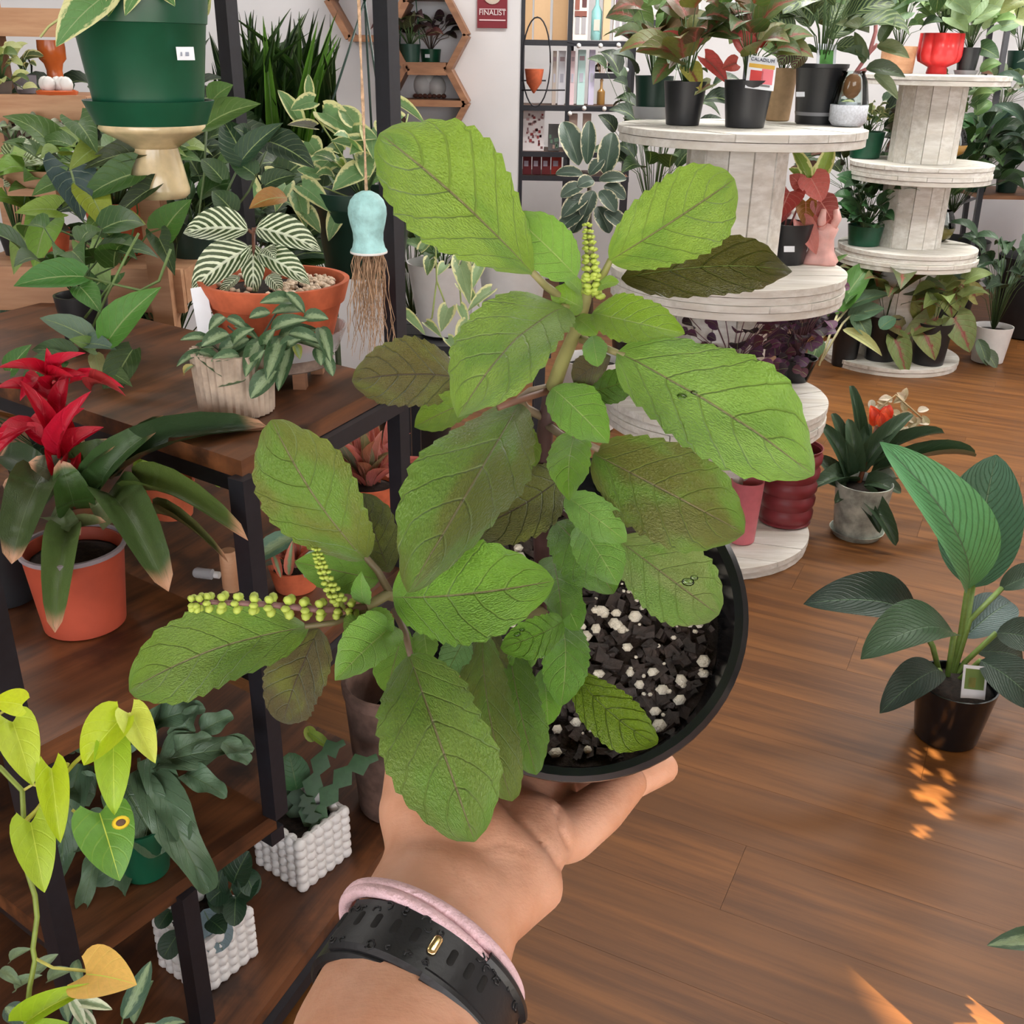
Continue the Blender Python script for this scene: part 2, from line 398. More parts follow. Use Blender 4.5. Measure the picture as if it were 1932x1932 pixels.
def pot(root, base, rt, rb, h, mat, rim=None, wall=.004, soil=.88, seg=28, mtx=None, name='pot', color=None, soilmat='soil', wob=None, groove=None):
    """open pot with thickness; profile outside up, over the rim, down inside"""
    T = Matrix.Translation(V(base)) if mtx is None else mtx
    pr = [(rb * .9, 0), (rb, h * .02)]
    if groove:
        for i in range(groove):
            z0 = h * (.04 + .92 * i / groove); z1 = h * (.04 + .92 * (i + 1) / groove)
            r0 = rb + (rt - rb) * (z0 / h); r1 = rb + (rt - rb) * (z1 / h)
            pr += [(r0 * .93, z0), (r0 * 1.02, z0 + (z1 - z0) * .3), (r1 * 1.02, z0 + (z1 - z0) * .7), (r1 * .93, z1)]
    elif rim:
        rh, rr = rim; zr = h - rh; rz = rb + (rt - rb) * (zr / h)
        pr += [(rz, zr), (rz * 1.005, zr + .0005), (rz + rr, zr + .001), (rt + rr, h - .001)]
        rt = rt + rr
    pr += [(rt, h), (rt - wall, h), (rt - wall * 1.3, h - .003)]
    zs = h * soil; ri = rb + (rt - rb) * soil - wall * 1.5
    pr += [(ri, zs - .012)]
    o = MB().lathe(pr, seg, T, wob).build(name, mat, root, 'auto', color)
    if soilmat:
        ms = MB(); sp = [(ri * 1.0, zs - .006), (ri * .6, zs), (ri * .2, zs + .002)]
        ms.lathe(sp, 18, T).build('soil', soilmat, root)
    return o, T @ V((0, 0, zs))
def saucer(root, base, r, h, mat, color=None, name='saucer'):
    return MB().lathe([(r * .85, 0), (r, h), (r - .003, h), (r * .82, .003)], 28, Matrix.Translation(V(base))).build(name, mat, root, 'auto', color)
def stems(root, paths, c, r=.002, name='stem', seg=5, mat='stem'):
    m = MB()
    for p in paths: m.tube(p, [r] * (len(p) - 1) + [r * .7], seg)
    o = m.build(name, mat, root, True, c)
    return o
def bush(root, c, spread, h, n, L, W, cols, kind='ovate', mat='leaf', seed=1, stemc=(70, 96, 52), bend=.2, up=.25, low=.35, sr=.0016, fan=1.0, lj=.35, droop=.0, fold=.18):
    r = random.Random(seed); paths = []; c = V(c); pw = world_loc(root)
    for i in range(n):
        az = 2.39996 * i + r.uniform(-.4, .4); f = (i + .6) / n
        q = V((cos(az), sin(az) * fan, 0))
        e = c + q * spread * r.uniform(.25, 1.0) + V((0, 0, h * r.uniform(low, 1.0)))
        k = r.uniform(1 - lj, 1 + lj * .6)
        d = (q * 1.0 + V((0, 0, r.uniform(up - .5, up + .4) - droop)) + V((r.uniform(-.3, .3), r.uniform(-.3, .3), 0))).normalized()
        paths.append([c + q * .004, c.lerp(e, .5) + V((0, 0, h * .12)), e])
        leaf(root, kind, e, e + d * L * k, W * k, r.choice(cols), mat, nrm=V((0, 0, 1)) + q * .35 + (CAM - e).normalized() * .7, bend=bend, pw=pw, roll=r.uniform(-.35, .35), fold=fold)
    stems(root, paths, stemc, sr)
def rosette(root, c, n, L, W, cols, kind='strap', mat='brom', seed=1, e0=15, e1=80, bend=.32, lj=.25, tiltbend=True, az0=0.0, az1=2 * pi):
    r = random.Random(seed); c = V(c); pw = world_loc(root)
    for i in range(n):
        az = az0 + (az1 - az0) * ((i * .618034) % 1.0) + r.uniform(-.2, .2)
        el = rad(e0 + (e1 - e0) * (i + .5) / n)
        d = V((cos(az) * cos(el), sin(az) * cos(el), sin(el)))
        k = r.uniform(1 - lj, 1 + lj * .5)
        leaf(root, kind, c + V((cos(az), sin(az), 0)) * W * .3, c + d * L * k, W * r.uniform(.85, 1.1), r.choice(cols), mat, nrm=V((0, 0, 1)) - d * .1 + V((0, -.15, 0)), bend=bend * (1.15 - sin(el) * .7), pw=pw)
def vine(root, pts, n, L, W, cols, kind='heart', mat='leaf', seed=1, stemc=(96, 122, 60), r0=.0016, hang=.5, bend=.1):
    r = random.Random(seed); pts = [V(p) for p in pts]; pw = world_loc(root)
    stems(root, [pts], stemc, r0)
    for i in range(n):
        f = (i + .5) / n * (len(pts) - 1); k = int(f); p = pts[k].lerp(pts[k + 1], f - k)
        s = 1 if i % 2 else -1
        d = V((s * r.uniform(.3, 1), r.uniform(-.7, .2), -hang * r.uniform(.2, 1.4))).normalized()
        q = r.uniform(.7, 1.2)
        leaf(root, kind, p + d * L * .12, p + d * L * q, W * q, r.choice(cols), mat, bend=bend, pw=pw, roll=r.uniform(-.5, .5))
def card(name, parent, c, x, y, w, h, th, mat, color=None, label=None):   # thin slab: centre, width axis, height axis
    x, y = V(x).normalized(), V(y).normalized(); z = x.cross(y)
    rot = Matrix((x, y, z)).transposed()
    return MB().box(c, (w, h, th), rot).build(name, mat, parent, False, color, label)
# ================================================================ the room
def struct(name, c, size, mat, rot=None):
    o = MB().box(c, size, rot).build(name, mat, None, False); o['kind'] = 'structure'; return o
WB = aty(978, 200, 4.6).x                         # free end of the back wall
floor = struct('floor', (0.4, 3.2, -0.05), (7.6, 9.4, 0.07), 'floor')
floor['label'] = 'brown wood plank floor'
struct('ceiling', (0.4, 3.2, 3.16), (7.8, 9.6, 0.1), 'ceiling')
struct('wall_back', ((WB - 3.4) / 2, 4.66, 1.55), (WB + 3.4, 0.12, 3.12), 'wall')
struct('wall_far', (0.4, 7.36, 1.55), (7.8, 0.1, 3.12), 'wall')
struct('wall_left', (-3.4, 3.2, 1.55), (0.1, 9.4, 3.12), 'ceiling')
struct('wall_right', (4.2, 3.2, 1.55), (0.1, 9.4, 3.12), 'wall')
# shop front behind the camera: low sill wall, pillars and a wide window
fw = MB()
fw.box((0.4, -1.5, 0.2), (7.6, 0.12, 0.4)).box((0.4, -1.5, 3.0), (7.6, 0.12, 0.24))
for x in (-3.3, 4.1): fw.box((x, -1.5, 1.6), (0.2, 0.12, 2.6))
o = fw.build('wall_front', 'wall', None, False); o['kind'] = 'structure'
wf = MB()
for x in (-3.2, -1.4, 0.4, 2.2, 4.0): wf.box((x, -1.5, 1.65), (0.06, 0.08, 2.5))
o = wf.build('window_1', 'metal', None, False); o['kind'] = 'structure'
# added unseen slab over the footpath blocks the sun; its opening lights the floor
def back(px, py, h=2.93):
    p = atz(px, py, 0); return p - SUN_DIR * (h / -SUN_DIR.z)
def cut_slab(m, x0, x1, y0, y1, z, th, holes):
    xs = sorted({x0, x1} | {v for q in holes for v in q[:2]}); ys = sorted({y0, y1} | {v for q in holes for v in q[2:]})
    for i in range(len(xs) - 1):
        for j in range(len(ys) - 1):
            cx_, cy_ = (xs[i] + xs[i + 1]) / 2, (ys[j] + ys[j + 1]) / 2
            if not any(q[0] < cx_ < q[1] and q[2] < cy_ < q[3] for q in holes):
                m.box((cx_, cy_, z), (xs[i + 1] - xs[i], ys[j + 1] - ys[j], th))
holes = []
for (xa, ya, xb, yb) in ((1700, 1405, 1820, 1610), (1800, 1825, 2000, 2010)):
    p, q = back(xa, yb), back(xb, ya)
    holes.append((min(p.x, q.x) - .08, max(p.x, q.x) + .08, min(p.y, q.y) - .12, max(p.y, q.y) + .12))
holes = [(min(q[0] for q in holes), max(q[1] for q in holes), min(q[2] for q in holes), max(q[3] for q in holes))]
aw = MB(); cut_slab(aw, -6, 9, -6.5, -1.58, 2.94, .02, holes)
o = aw.build('sun_blocker', 'rustic_edge', None, False); o['kind'] = 'structure'
o = MB().box((1, -9, -.1), (30, 15, .06)).build('pavement', plain('pale_pavement', (176, 172, 166), .9), None, False); o['kind'] = 'structure'
# added pierced panel, out of frame, holes cut to split the sunlight into spots
PY = .90
spots = [(1728, 1424, 5, 7, 0), (1764, 1424, 15, 8, .5), (1735, 1455, 18, 12, .3), (1787, 1465, 17, 10, .8), (1756, 1498, 38, 16, -.05), (1774, 1530, 22, 13, .15), (1738, 1573, 19, 20, 0), (1862, 1900, 34, 46, -.5), (1925, 1925, 20, 12, .6), (1850, 1960, 60, 40, 0)]
def lit(p):
    d = p - CAM; z = d.dot(FWD); x, y = 966 + F * d.dot(RT) / z, 966 - F * d.dot(UP) / z
    for sx, sy, a, b, t in spots:
        u, v = (x - sx) * cos(t) + (y - sy) * sin(t), (y - sy) * cos(t) - (x - sx) * sin(t)
        if (u / a) ** 2 + (v / b) ** 2 < 1: return True
    return False
pa = MB(); step = .011
nx, nz_ = int(1.5 / step), int(1.3 / step)
for j in range(nz_):
    z = (j + .5) * step; run = None
    for i in range(nx + 1):
        x = .86 + (i + .5) * step; q = V((x, PY, z)); f = q + SUN_DIR * (z / -SUN_DIR.z)
        solid = i < nx and not lit(f)
        if solid and run is None: run = i
        if not solid and run is not None:
            x0, x1 = .86 + run * step, .86 + i * step; pa.box(((x0 + x1) / 2, PY, z), (x1 - x0, .006, step)); run = None
o = pa.build('sun_spot_mask', 'timber', None, False); o['kind'] = 'structure'
# planks of the floor
fa, fb = atz(1432, 1575, 0), atz(1932, 1737, 0)
pd = (fb - fa).normalized(); pn = V((-pd.y, pd.x, 0))
PL, PW = 1.26, 0.19
rot = Matrix((pd, pn, V((0, 0, 1)))).transposed()
pm = MB(); h = .0003
pm.add([(-PL / 2, -PW / 2, -.014), (PL / 2, -PW / 2, -.014), (PL / 2, PW / 2, -.014), (-PL / 2, PW / 2, -.014),
        (-PL / 2 + h, -PW / 2 + h, 0), (PL / 2 - h, -PW / 2 + h, 0), (PL / 2 - h, PW / 2 - h, 0), (-PL / 2 + h, PW / 2 - h, 0)],
       [(4, 5, 6, 7), (0, 1, 5, 4), (1, 2, 6, 5), (2, 3, 7, 6), (3, 0, 4, 7)])
pme = bpy.data.meshes.new('plank'); pme.from_pydata(pm.v, [], pm.f); pme.materials.append(M['floor'])
fl = floor.location
for i in range(-26, 40):
    for j in range(-4, 7):
        c = pd * (j * PL + (i * 0.41 % 1.0) * PL) + pn * (i * PW + .05)
        if not (-3.3 < c.x < 4.1 and -1.2 < c.y < 7.2): continue
        dz = dep(c)
        if dz < .5: continue
        sx = 966 + F * (c - CAM).dot(RT) / dz; sy = 966 - F * (c - CAM).dot(UP) / dz
        mg = F * .75 / dz
        if sx < 380 - mg or sx > 1932 + mg or sy > 1932 + mg or sy < 500: continue
        o = bpy.data.objects.new('plank', pme); col.objects.link(o); o.parent = floor
        o.matrix_basis = Matrix.Translation(c - fl) @ rot.to_4x4()
# ================================================================ tiered black steel stand with rustic boards
vd = V((-.82, .57, 0))
def prism(m, poly, z0, z1):
    n = len(poly); vs = [V((p[0], p[1], z)) for z in (z0, z1) for p in poly]
    return m.add(vs, [tuple(range(n - 1, -1, -1)), tuple(range(n, 2 * n))] + [(i, (i + 1) % n, n + (i + 1) % n, n + i) for i in range(n)])
P3, P4, P2 = V((-.355, 1.25, 0)), V((-.552, .975, 0)), V((-.193, 1.63, 0))
stand = thing('plant_stand', 'tiered black steel plant stand with rustic brown wood boards', 'shelf', (P3.x, P3.y, 0))
Z1, Z2, Z3, Z4 = .957, .70, .377, .09
def board(a, b, l, z, th=.026, front=True):
    d = (b - a).normalized(); org = (a + b) / 2 + vd * l / 2 + V((0, 0, z)); q = Matrix((V((d.y, -d.x, 0)), d, V((0, 0, 1)))).transposed()
    m = MB(); prism(m, [a, b, b + vd * l, a + vd * l], z - th, z); m.v = [q.transposed() @ (p - org) for p in m.v]
    o = m.build('board', 'rustic', stand, False, origin=V()); o.matrix_basis = Matrix.Translation(org - stand.location) @ q.to_4x4()
    m = MB(); e = V((0, 0, z - th - .014))
    if front: m.beam(a + e, b + e, .026, .026)
    m.beam(a + e + d * .02, a + vd * l + e + d * .02, .026, .026); m.beam(b + e, b + vd * l + e, .026, .026)
    m.build('rail', 'metal', stand, False)
board(P3, P2, .95, Z1)
board(P4, P3, 1.0, Z2, .03, False)
board(P4, P3, 1.0, Z3, .03, False)
board(P3 + V((.02, .03, 0)), P2 + V((.14, .33, 0)), .95, .615)
board(V((-.47, .9, 0)), V((-.15, 1.68, 0)), 1.1, Z4)
def post(p, z0, z1, w=.027):
    MB().beam((p.x, p.y, z0), (p.x, p.y, z1), w, w, side=(.5, .86, 0)).build('post', 'metal', stand, False)
post(P3, Z3, Z1 - .022)
post(P4 + V((-.013, -.006, 0)), .0, 1.02)
post(V((-.458, 1.11, 0)), .0, Z3 - .022)
post(P2, .0, 2.1, .026)
post(P2 + vd * .32 + V((-.012, .0, 0)), Z1, 2.1, .025)
post(P3 + vd * .9, .0, Z1 - .03)
post(P2 + vd * .9, .0, Z1 - .03)
# ================================================================ whitewashed wooden cable drums
def strip_poly(R, x0, x1, n=6):
    x0, x1 = max(-R * .999, x0), min(R * .999, x1)
    top = [(x, math.sqrt(R * R - x * x)) for x in (x0 + (x1 - x0) * i / n for i in range(n + 1))]
    return top[::-1] + [(x, -y) for x, y in top]
def flange(root, c, R, z0, z1, ang, lip=True):
    ca, sa = cos(ang), sin(ang)
    base = MB().lathe([(R * .985, z0), (R * .99, z0 + .001), (R * .99, (z0 + z1) / 2), (R * .3, (z0 + z1) / 2 + .001)], 36, Matrix.Translation((c.x, c.y, 0))).build('flange', 'spool', root, 'auto')
    n = 6; w = 2 * R / n
    for k in range(n):
        x0, x1 = -R + k * w + .0015, -R + (k + 1) * w - .0015
        dz = rng.uniform(-.0015, .001)
        poly = [(c.x + x * ca - y * sa, c.y + x * sa + y * ca) for x, y in strip_poly(R, x0, x1)]
        m = MB(); prism(m, poly, (z0 + z1) / 2 + .002, z1 + dz)
        o = m.build('board', 'spool', base, False)
def drum(name, c, z0, z1, R, rc, label, ang=0.3, lower=True, group='white wooden cable drums'):
    root = thing('cable_drum', label, 'cable drum', (c.x, c.y, z0), group)
    t = .042
    if lower: flange(root, c, R, z0, z0 + t, ang + 1.1)
    flange(root, c, R, z1 - t, z1, ang)
    core = MB().lathe([(rc * .93, z0 + .02), (rc * .93, z1 - t)], 20, Matrix.Translation((c.x, c.y, 0))).build('core', 'spool', root, 'auto')
    n = 13
    for k in range(n):
        a = 2 * pi * (k + .5) / n; ww = 2 * rc * math.tan(pi / n) - .003
        p = c + V((cos(a), sin(a), 0)) * (rc - .006 + rng.uniform(-.002, .002))
        MB().beam((p.x, p.y, z0 + (t if lower else 0)), (p.x, p.y, z1 - t), .018, ww, side=(cos(a), sin(a), 0)).build('stave', 'spool', core, False)
    return root
SA = aty(1398, 238, 3.1); SA.z = 0
SB = aty(1712, 460, 5.3); SB.z = 0
A1, A2, A3 = aty(1347, 740, 3.1).z, aty(1372, 503, 3.1).z, aty(1398, 238, 3.1).z
T_ = .042
drum('d', SA, 0, A1 - T_, .346, .137, 'white wooden cable drum standing on the floor beneath two others by the basil', .2)
drum('d', SA, A1 - T_, A2 - T_, .346, .137, 'middle drum of the nearer white stack, holding the red caladiums', .9)
drum('d', SA, A2 - T_, A3, .346, .137, 'topmost drum of the nearer white stack, carrying the black caladium pots', .5)
B1, B2, B3 = aty(1712, 462, 5.3).z, aty(1722, 305, 5.3).z, aty(1742, 141, 5.3).z
drum('d', SB, 0, B1 - T_, .345, .18, 'lowest drum of the farther white stack, holding a white vase', .7)
drum('d', SB, B1 - T_, B2 - T_, .335, .15, 'middle drum of the farther white stack, holding a glass bowl', .1)
drum('d', SB, B2 - T_, B3, .335, .15, 'topmost drum of the farther white stack, under the red pedestal pot', 1.2)
# ================================================================ timber bench with stepped shelves at the wall
tb = thing('timber_shelf', 'pale timber stepped shelf crowded with small pots', 'shelf', aty(120, 640, 2.5))
TY = 2.3
def tboard(y_px, x0, x1, y, depth=.26, th=.04, tilt=0.0, yb=None):
    a, b = aty(x0, y_px, y), aty(x1, yb or y_px, y)
    z = (a.z + b.z) / 2
    for k in range(2):
        MB().box(((a.x + b.x) / 2, y + depth * (k + .5) / 2, z), (b.x - a.x, depth / 2 - .004, th)).build('board', 'timber', tb, False)
    MB().box(((a.x + b.x) / 2, y - .012, z - .005), (b.x - a.x, .02, th + .02)).build('front_rail', 'timber', tb, False)
    return z + th / 2
tz1 = tboard(38, -60, 155, TY + .35, .3)
tz2 = tboard(198, -60, 165, TY + .2, .3, .035)
tz3 = tboard(340, -60, 110, TY, .3, .03)
tz4 = tboard(538, -60, 350, 2.15, .34, .07)
tz5 = tboard(650, -60, 160, 2.0, .3, .03)
def tpost(px, y0, y1, Y, w=.05):
    a, b = aty(px, y0, Y), aty(px, y1, Y)
    MB().beam((a.x, Y, b.z), (a.x, Y, a.z), w, w, side=(1, 0, 0)).build('post', 'timber', tb, False)
tpost(287, 372, 640, 2.12, .042)
tpost(160, 560, 700, 2.0, .04)
for px in (-20,):
    a = aty(px, 300, TY + .3); MB().beam((a.x, a.y + .1, .0), (a.x, a.y + .1, 1.9), .06, .06, side=(1, 0, 0)).build('post', 'timber', tb, False)
a = aty(300, 500, 2.45); MB().beam((a.x, a.y, 0), (a.x, a.y, tz4), .06, .06, side=(1, 0, 0)).build('post', 'timber', tb, False)
m = MB(); a, b = aty(40, 770, 1.9), aty(200, 640, 2.05); m.beam(a, b, .04, .03); m.build('brace', 'timber', tb, False)
# ================================================================ hexagon wall shelf
hx = thing('hexagon_shelf', 'brown wooden honeycomb shelf fixed on the white wall', 'shelf', aty(800, 240, 4.6))
HY = 4.6
def hexcell(cx, cy_, r, depth=.2):
    c = aty(cx, cy_, HY); R = r / F * dep(c)
    for k in range(6):
        a0, a1 = pi / 3 * k, pi / 3 * (k + 1)
        p = c + V((cos(a0), 0, sin(a0))) * R; q = c + V((cos(a1), 0, sin(a1))) * R
        d = V((0, -depth / 2, 0)); n = ((p + q) / 2 - c).normalized()
        MB().beam(p + d, q + d, .024, depth, side=n).build('panel', 'hexwood', hx, False)
    return c, R
hc = [hexcell(812, 66, 72), hexcell(812, 191, 72), hexcell(704, 5, 72)]
c, R = hc[1]; MB().box(c + V((0, -.1, 0)), (R * 1.9, .2, .024)).build('shelf', 'hexwood', hx, False)
# ================================================================ poster on the wall end
po = thing('poster', 'dark red poster reading FINALIST on the white wall', 'poster', aty(929, 45, 4.6))
pc = aty(929, 0, 4.585); k = dep(pc) / F
card('sheet', po, aty(929, -10, 4.59), (1, 0, 0), (0, 0, 1), 57 * k, 114 * k, .006, 'paper', (126, 34, 46))
def text(parent, body, c, size, x, y, mat, color, name='lettering', ext=.0008):
    cu = bpy.data.curves.new(name, 'FONT'); cu.body = body; cu.size = size; cu.align_x = 'CENTER'; cu.align_y = 'CENTER'; cu.extrude = ext
    tmp = bpy.data.objects.new(name, cu); me = bpy.data.meshes.new_from_object(tmp); bpy.data.objects.remove(tmp); bpy.data.curves.remove(cu)
    o = bpy.data.objects.new(name, me); col.objects.link(o); me.materials.clear(); me.materials.append(M[mat]); o.color = lin(color)
    x, y = V(x).normalized(), V(y).normalized(); z = x.cross(y); p = V(c) - world_loc(parent); o.parent = parent
    o.matrix_basis = Matrix(((x.x, y.x, z.x, p.x), (x.y, y.y, z.y, p.y), (x.z, y.z, z.z, p.z), (0, 0, 0, 1)))
    return o
text(po, 'FINALIST', aty(929, 24, 4.585), 13 * k, (1, 0, 0), (0, 0, 1), 'paper', (240, 226, 226))
MB().box(aty(929, 38, 4.585), (50 * k, .002, 2.2 * k)).build('rule', 'paper', po, False, (232, 200, 204))
MB().box(aty(929, 17, 4.585), (50 * k, .002, 1.2 * k)).build('rule', 'paper', po, False, (232, 200, 204))
m = MB().lathe([(18 * k, 0), (18 * k, .002), (15 * k, .003)], 20, Matrix.Translation(aty(929, -12, 4.585)) @ Matrix.Rotation(pi / 2, 4, 'X')); m.build('seal', 'paper', po, False, (206, 190, 176))
# ================================================================ black wire shelf at the far wall and what stands on it
WY = 6.1
ws = thing('display_rack', 'black metal rack with gift goods beyond the white wall end', 'shelf', V((aty(1100, 500, WY).x, WY, 0)))
def wpost(px, Y=WY):
    a = aty(px, 200, Y); MB().beam((a.x, Y, 0), (a.x, Y, 2.1), .022, .022).build('post', 'metal', ws, False)
for px in (984, 1070, 1183): wpost(px)
for px in (1075, 1190, 1400): wpost(px, WY + .35)
def wboard(y, x0, x1, Y=WY, dp=.36, mat='rustic_edge'):
    a, b = aty(x0, y, Y), aty(x1, y, Y)
    MB().box(((a.x + b.x) / 2, Y + dp / 2, a.z), (b.x - a.x, dp, .02)).build('board', mat, ws, False)
    MB().box(((a.x + b.x) / 2, Y - .008, a.z), (b.x - a.x, .014, .028)).build('rail', 'metal', ws, False)
    return a.z + .011
w1 = wboard(80, 984, 1186); w2 = wboard(203, 984, 1186); w3 = wboard(290, 984, 1186); w4 = wboard(335, 984, 1186); w5 = wboard(42, 1186, 1400, WY + .1); w6 = wboard(143, 1122, 1180, WY + .05, .2)
gk = dep(aty(1100, 100, WY)) / F
def giftbox(x0, x1, y0, y1, c, label, cat='box', name='gift_box', Y=WY, d=.05, deco=None, group=None, off=.06):
    p, q = aty(x0, y1, Y + off), aty(x1, y0, Y + off)
    r = thing(name, label, cat, V(((p.x + q.x) / 2, p.y, p.z)), group)
    w, hh = q.x - p.x, q.z - p.z
    MB().box(((p.x + q.x) / 2, p.y + d / 2, (p.z + q.z) / 2), (w, d, hh)).build('carton', 'paper', r, False, c)
    if deco:
        for (fx, fz, fw_, fh, cc) in deco:
            MB().box((p.x + w * fx, p.y - .001, p.z + hh * fz), (w * fw_, .002, hh * fh)).build('print', 'paper', r, False, cc)
    return r
top_y = lambda z, Y=WY: 0
def zy(z, Y):                       # picture row of a height at a given distance (near the frame's middle column)
    d = V((0, Y, z - 1.45)); return 966 - F * d.dot(U0) / d.dot(FWD)
K = (206, 168, 126)
b1 = zy(w1, WY + .06); b2_ = zy(w2, WY + .06); b3_ = zy(w3, WY + .06); b4_ = zy(w4, WY + .06)
giftbox(990, 1006, -40, b1, K, 'narrow kraft carton beside the white wall end on the rack top board', off=.1)
giftbox(1007, 1040, -40, b1, (214, 178, 138), 'broad kraft carton between two kraft cartons on the rack', off=.1)
giftbox(1042, 1074, -40, b1, K, 'kraft carton beside the black rack post, topmost board', off=.1)
dp_ = [(.25, .75, .3, .3, (150, 92, 78)), (.72, .8, .3, .3, (96, 60, 62)), (.3, .3, .28, .35, (170, 166, 170)), (.72, .3, .28, .35, (170, 166, 170)), (.5, .52, .8, .12, (140, 84, 72))]
giftbox(1080, 1112, -20, b1, (236, 230, 224), 'white carton printed with two brown figures on the rack', deco=dp_)
giftbox(1136, 1154, -20, b1, (222, 190, 152), 'tan carton between the aqua vase and white patterned carton')
giftbox(1156, 1188, -20, b1, (236, 232, 232), 'white carton printed in mauve at the end of the rack', deco=[(.25, .75, .34, .3, (120, 92, 106)), (.75, .75, .34, .3, (140, 110, 124)), (.28, .28, .28, .38, (176, 172, 178)), (.74, .28, .28, .38, (176, 172, 178)), (.5, .5, .85, .12, (104, 78, 92))])
for x0, x1, c, lb in ((1041, 1051, (196, 182, 172), 'slim beige carton at the start of the slim carton row'), (1052, 1068, (232, 232, 240), 'slim white carton with a grey emblem on the rack'),
                      (1074, 1086, (226, 200, 206), 'slim pink carton beside the aqua carton'), (1088, 1106, (190, 222, 220), 'slim aqua carton in the row of slim cartons'), (1109, 1124, (206, 200, 226), 'slim lilac carton ending the row of slim cartons')):
    giftbox(x0, x1, 96 if x0 < 1088 else 94, b2_, c, lb, deco=[(.5, .5, .5, .16, (190, 190, 204)), (.5, .85, .7, .08, (172, 150, 156))], group='slim cartons on the rack')
giftbox(986, 1028, 209, b3_, (226, 220, 222), 'white carton speckled with red petals on the rack', deco=[(rng.uniform(.1, .9), rng.uniform(.06, .94), rng.uniform(.06, .14), rng.uniform(.04, .08), rng.choice(((150, 60, 62), (186, 150, 152), (120, 84, 88)))) for _ in range(34)])
for i, (x0, x1) in enumerate(((986, 1003), (1004, 1021), (1022, 1039), (1040, 1060))):
    giftbox(x0, x1, 295, b4_, ((112, 36, 44), (96, 34, 44), (120, 42, 46), (170, 54, 46))[i], ('small dark red box nearest the wall end', 'second small dark red box from the wall end', 'third small dark red box from the wall end', 'small bright red box ending the low row')[i],
            deco=[(.4, .6, .5, .3, (196, 186, 206))], group='small red boxes on the low rack board')
giftbox(1034, 1056, 235, b3_, (92, 92, 92), 'small grey floral box beside the speckled carton', deco=[(rng.uniform(.15, .85), rng.uniform(.1, .9), .2, .14, rng.choice(((180, 150, 140), (110, 140, 120)))) for _ in range(7)])
giftbox(1072, 1090, 215, b3_, (196, 172, 160), 'plain tan box on the third rack board')
giftbox(1098, 1116, 215, b3_, (186, 164, 152), 'second plain tan box further along the third rack board')
def bottle(px, y0, y1, wpx, c, label, name='bottle', cat='bottle', Y=WY + .1, neck=.35, mat='objgloss', sticks=False, group=None):
    a, b = aty(px, y1, Y), aty(px, y0, Y); hh = b.z - a.z; r_ = wpx / 2 * dep(a) / F
    t = thing(name, label, cat, a, group)
    MB().lathe([(r_ * .9, 0), (r_, hh * .04), (r_, hh * (.9 - neck) * .95), (r_ * .35, hh * (1 - neck)), (r_ * .33, hh * .93), (r_ * .4, hh * .935), (r_ * .4, hh)], 14, Matrix.Translation(a)).build('body', mat, t, 'auto', c)
    if sticks:
        m = MB()
        for k in range(5):
            m.tube([a + V((0, 0, hh * .9)), a + V(((k - 2) * .018, rng.uniform(-.01, .01), hh * 1.9))], .0016, 4)
        m.build('reed', 'objmatte', t, True, (196, 140, 90))
    else:
        MB().box(a + V((0, -r_ * 1.0, hh * .3)), (r_ * 1.1, .002, hh * .22)).build('paper_label', 'paper', t, False, (214, 208, 196))
    return t
bottle(1124, -20, b1, 20, (150, 206, 206), 'aqua glass vase between printed cartons', 'vase', 'vase', neck=.3)
bottle(1133, 150, b2_, 15, (150, 112, 62), 'amber reed diffuser bottle on the rack', sticks=True, Y=WY + .05)
bottle(1153, 104, zy(w6, WY + .12), 14, (34, 30, 28), 'dark dropper bottle on the small raised board', Y=WY + .12)
bottle(1128, 112, zy(w6, WY + .16), 11, (52, 38, 30), 'brown dropper bottle behind the reed diffuser', Y=WY + .16)
for i, px in enumerate((1232, 1262, 1298, 1312, 1352, 1378)):
    bottle(px, 2 - (i % 2) * 8, zy(w5, WY + .2), 17, ((206, 204, 204), (190, 176, 168), (214, 212, 208), (226, 224, 222), (120, 120, 118), (222, 222, 224))[i], ('pale jar with a brown bow on the far board', 'tan jar with a brown bow on the far board', 'clear pale jar third from the rack', 'white jar fourth from the rack', 'grey jar fifth from the rack', 'white cup at the far end of the board')[i], 'jar', 'jar', Y=WY + .2, neck=.2, group='jars on the far board')
# wire ring holder with terracotta cup in front of the rack
hp = thing('wire_plant_hanger', 'black wire ring hanger holding a small terracotta cup', 'hanger', aty(1004, 150, WY - .12))
m = MB(); c = aty(1012, 118, WY - .12); R = 76 * gk / 1.0
for k in range(1):
    m.tube([c + V((cos(a) * 26 * gk, 0, sin(a) * R)) for a in [2 * pi * i / 28 for i in range(29)]], .004, 5)
m.tube([aty(984, 152, WY - .12), aty(1030, 152, WY - .12)], .004, 5); m.tube([aty(984, 170, WY - .12), aty(1066, 170, WY - .12)], .004, 5)
m.tube([c + V((0, 0, R)), c + V((0, .125, R))], .004, 5); m.build('wire_ring', 'metal', hp)
cb = aty(1007, 176, WY - .12)
MB().lathe([(.004, 0), (14 * gk, 18 * gk), (18 * gk, 42 * gk), (16 * gk, 42 * gk), (10 * gk, 30 * gk)], 18, Matrix.Translation(cb)).build('cup', 'terracotta', hp, 'auto')
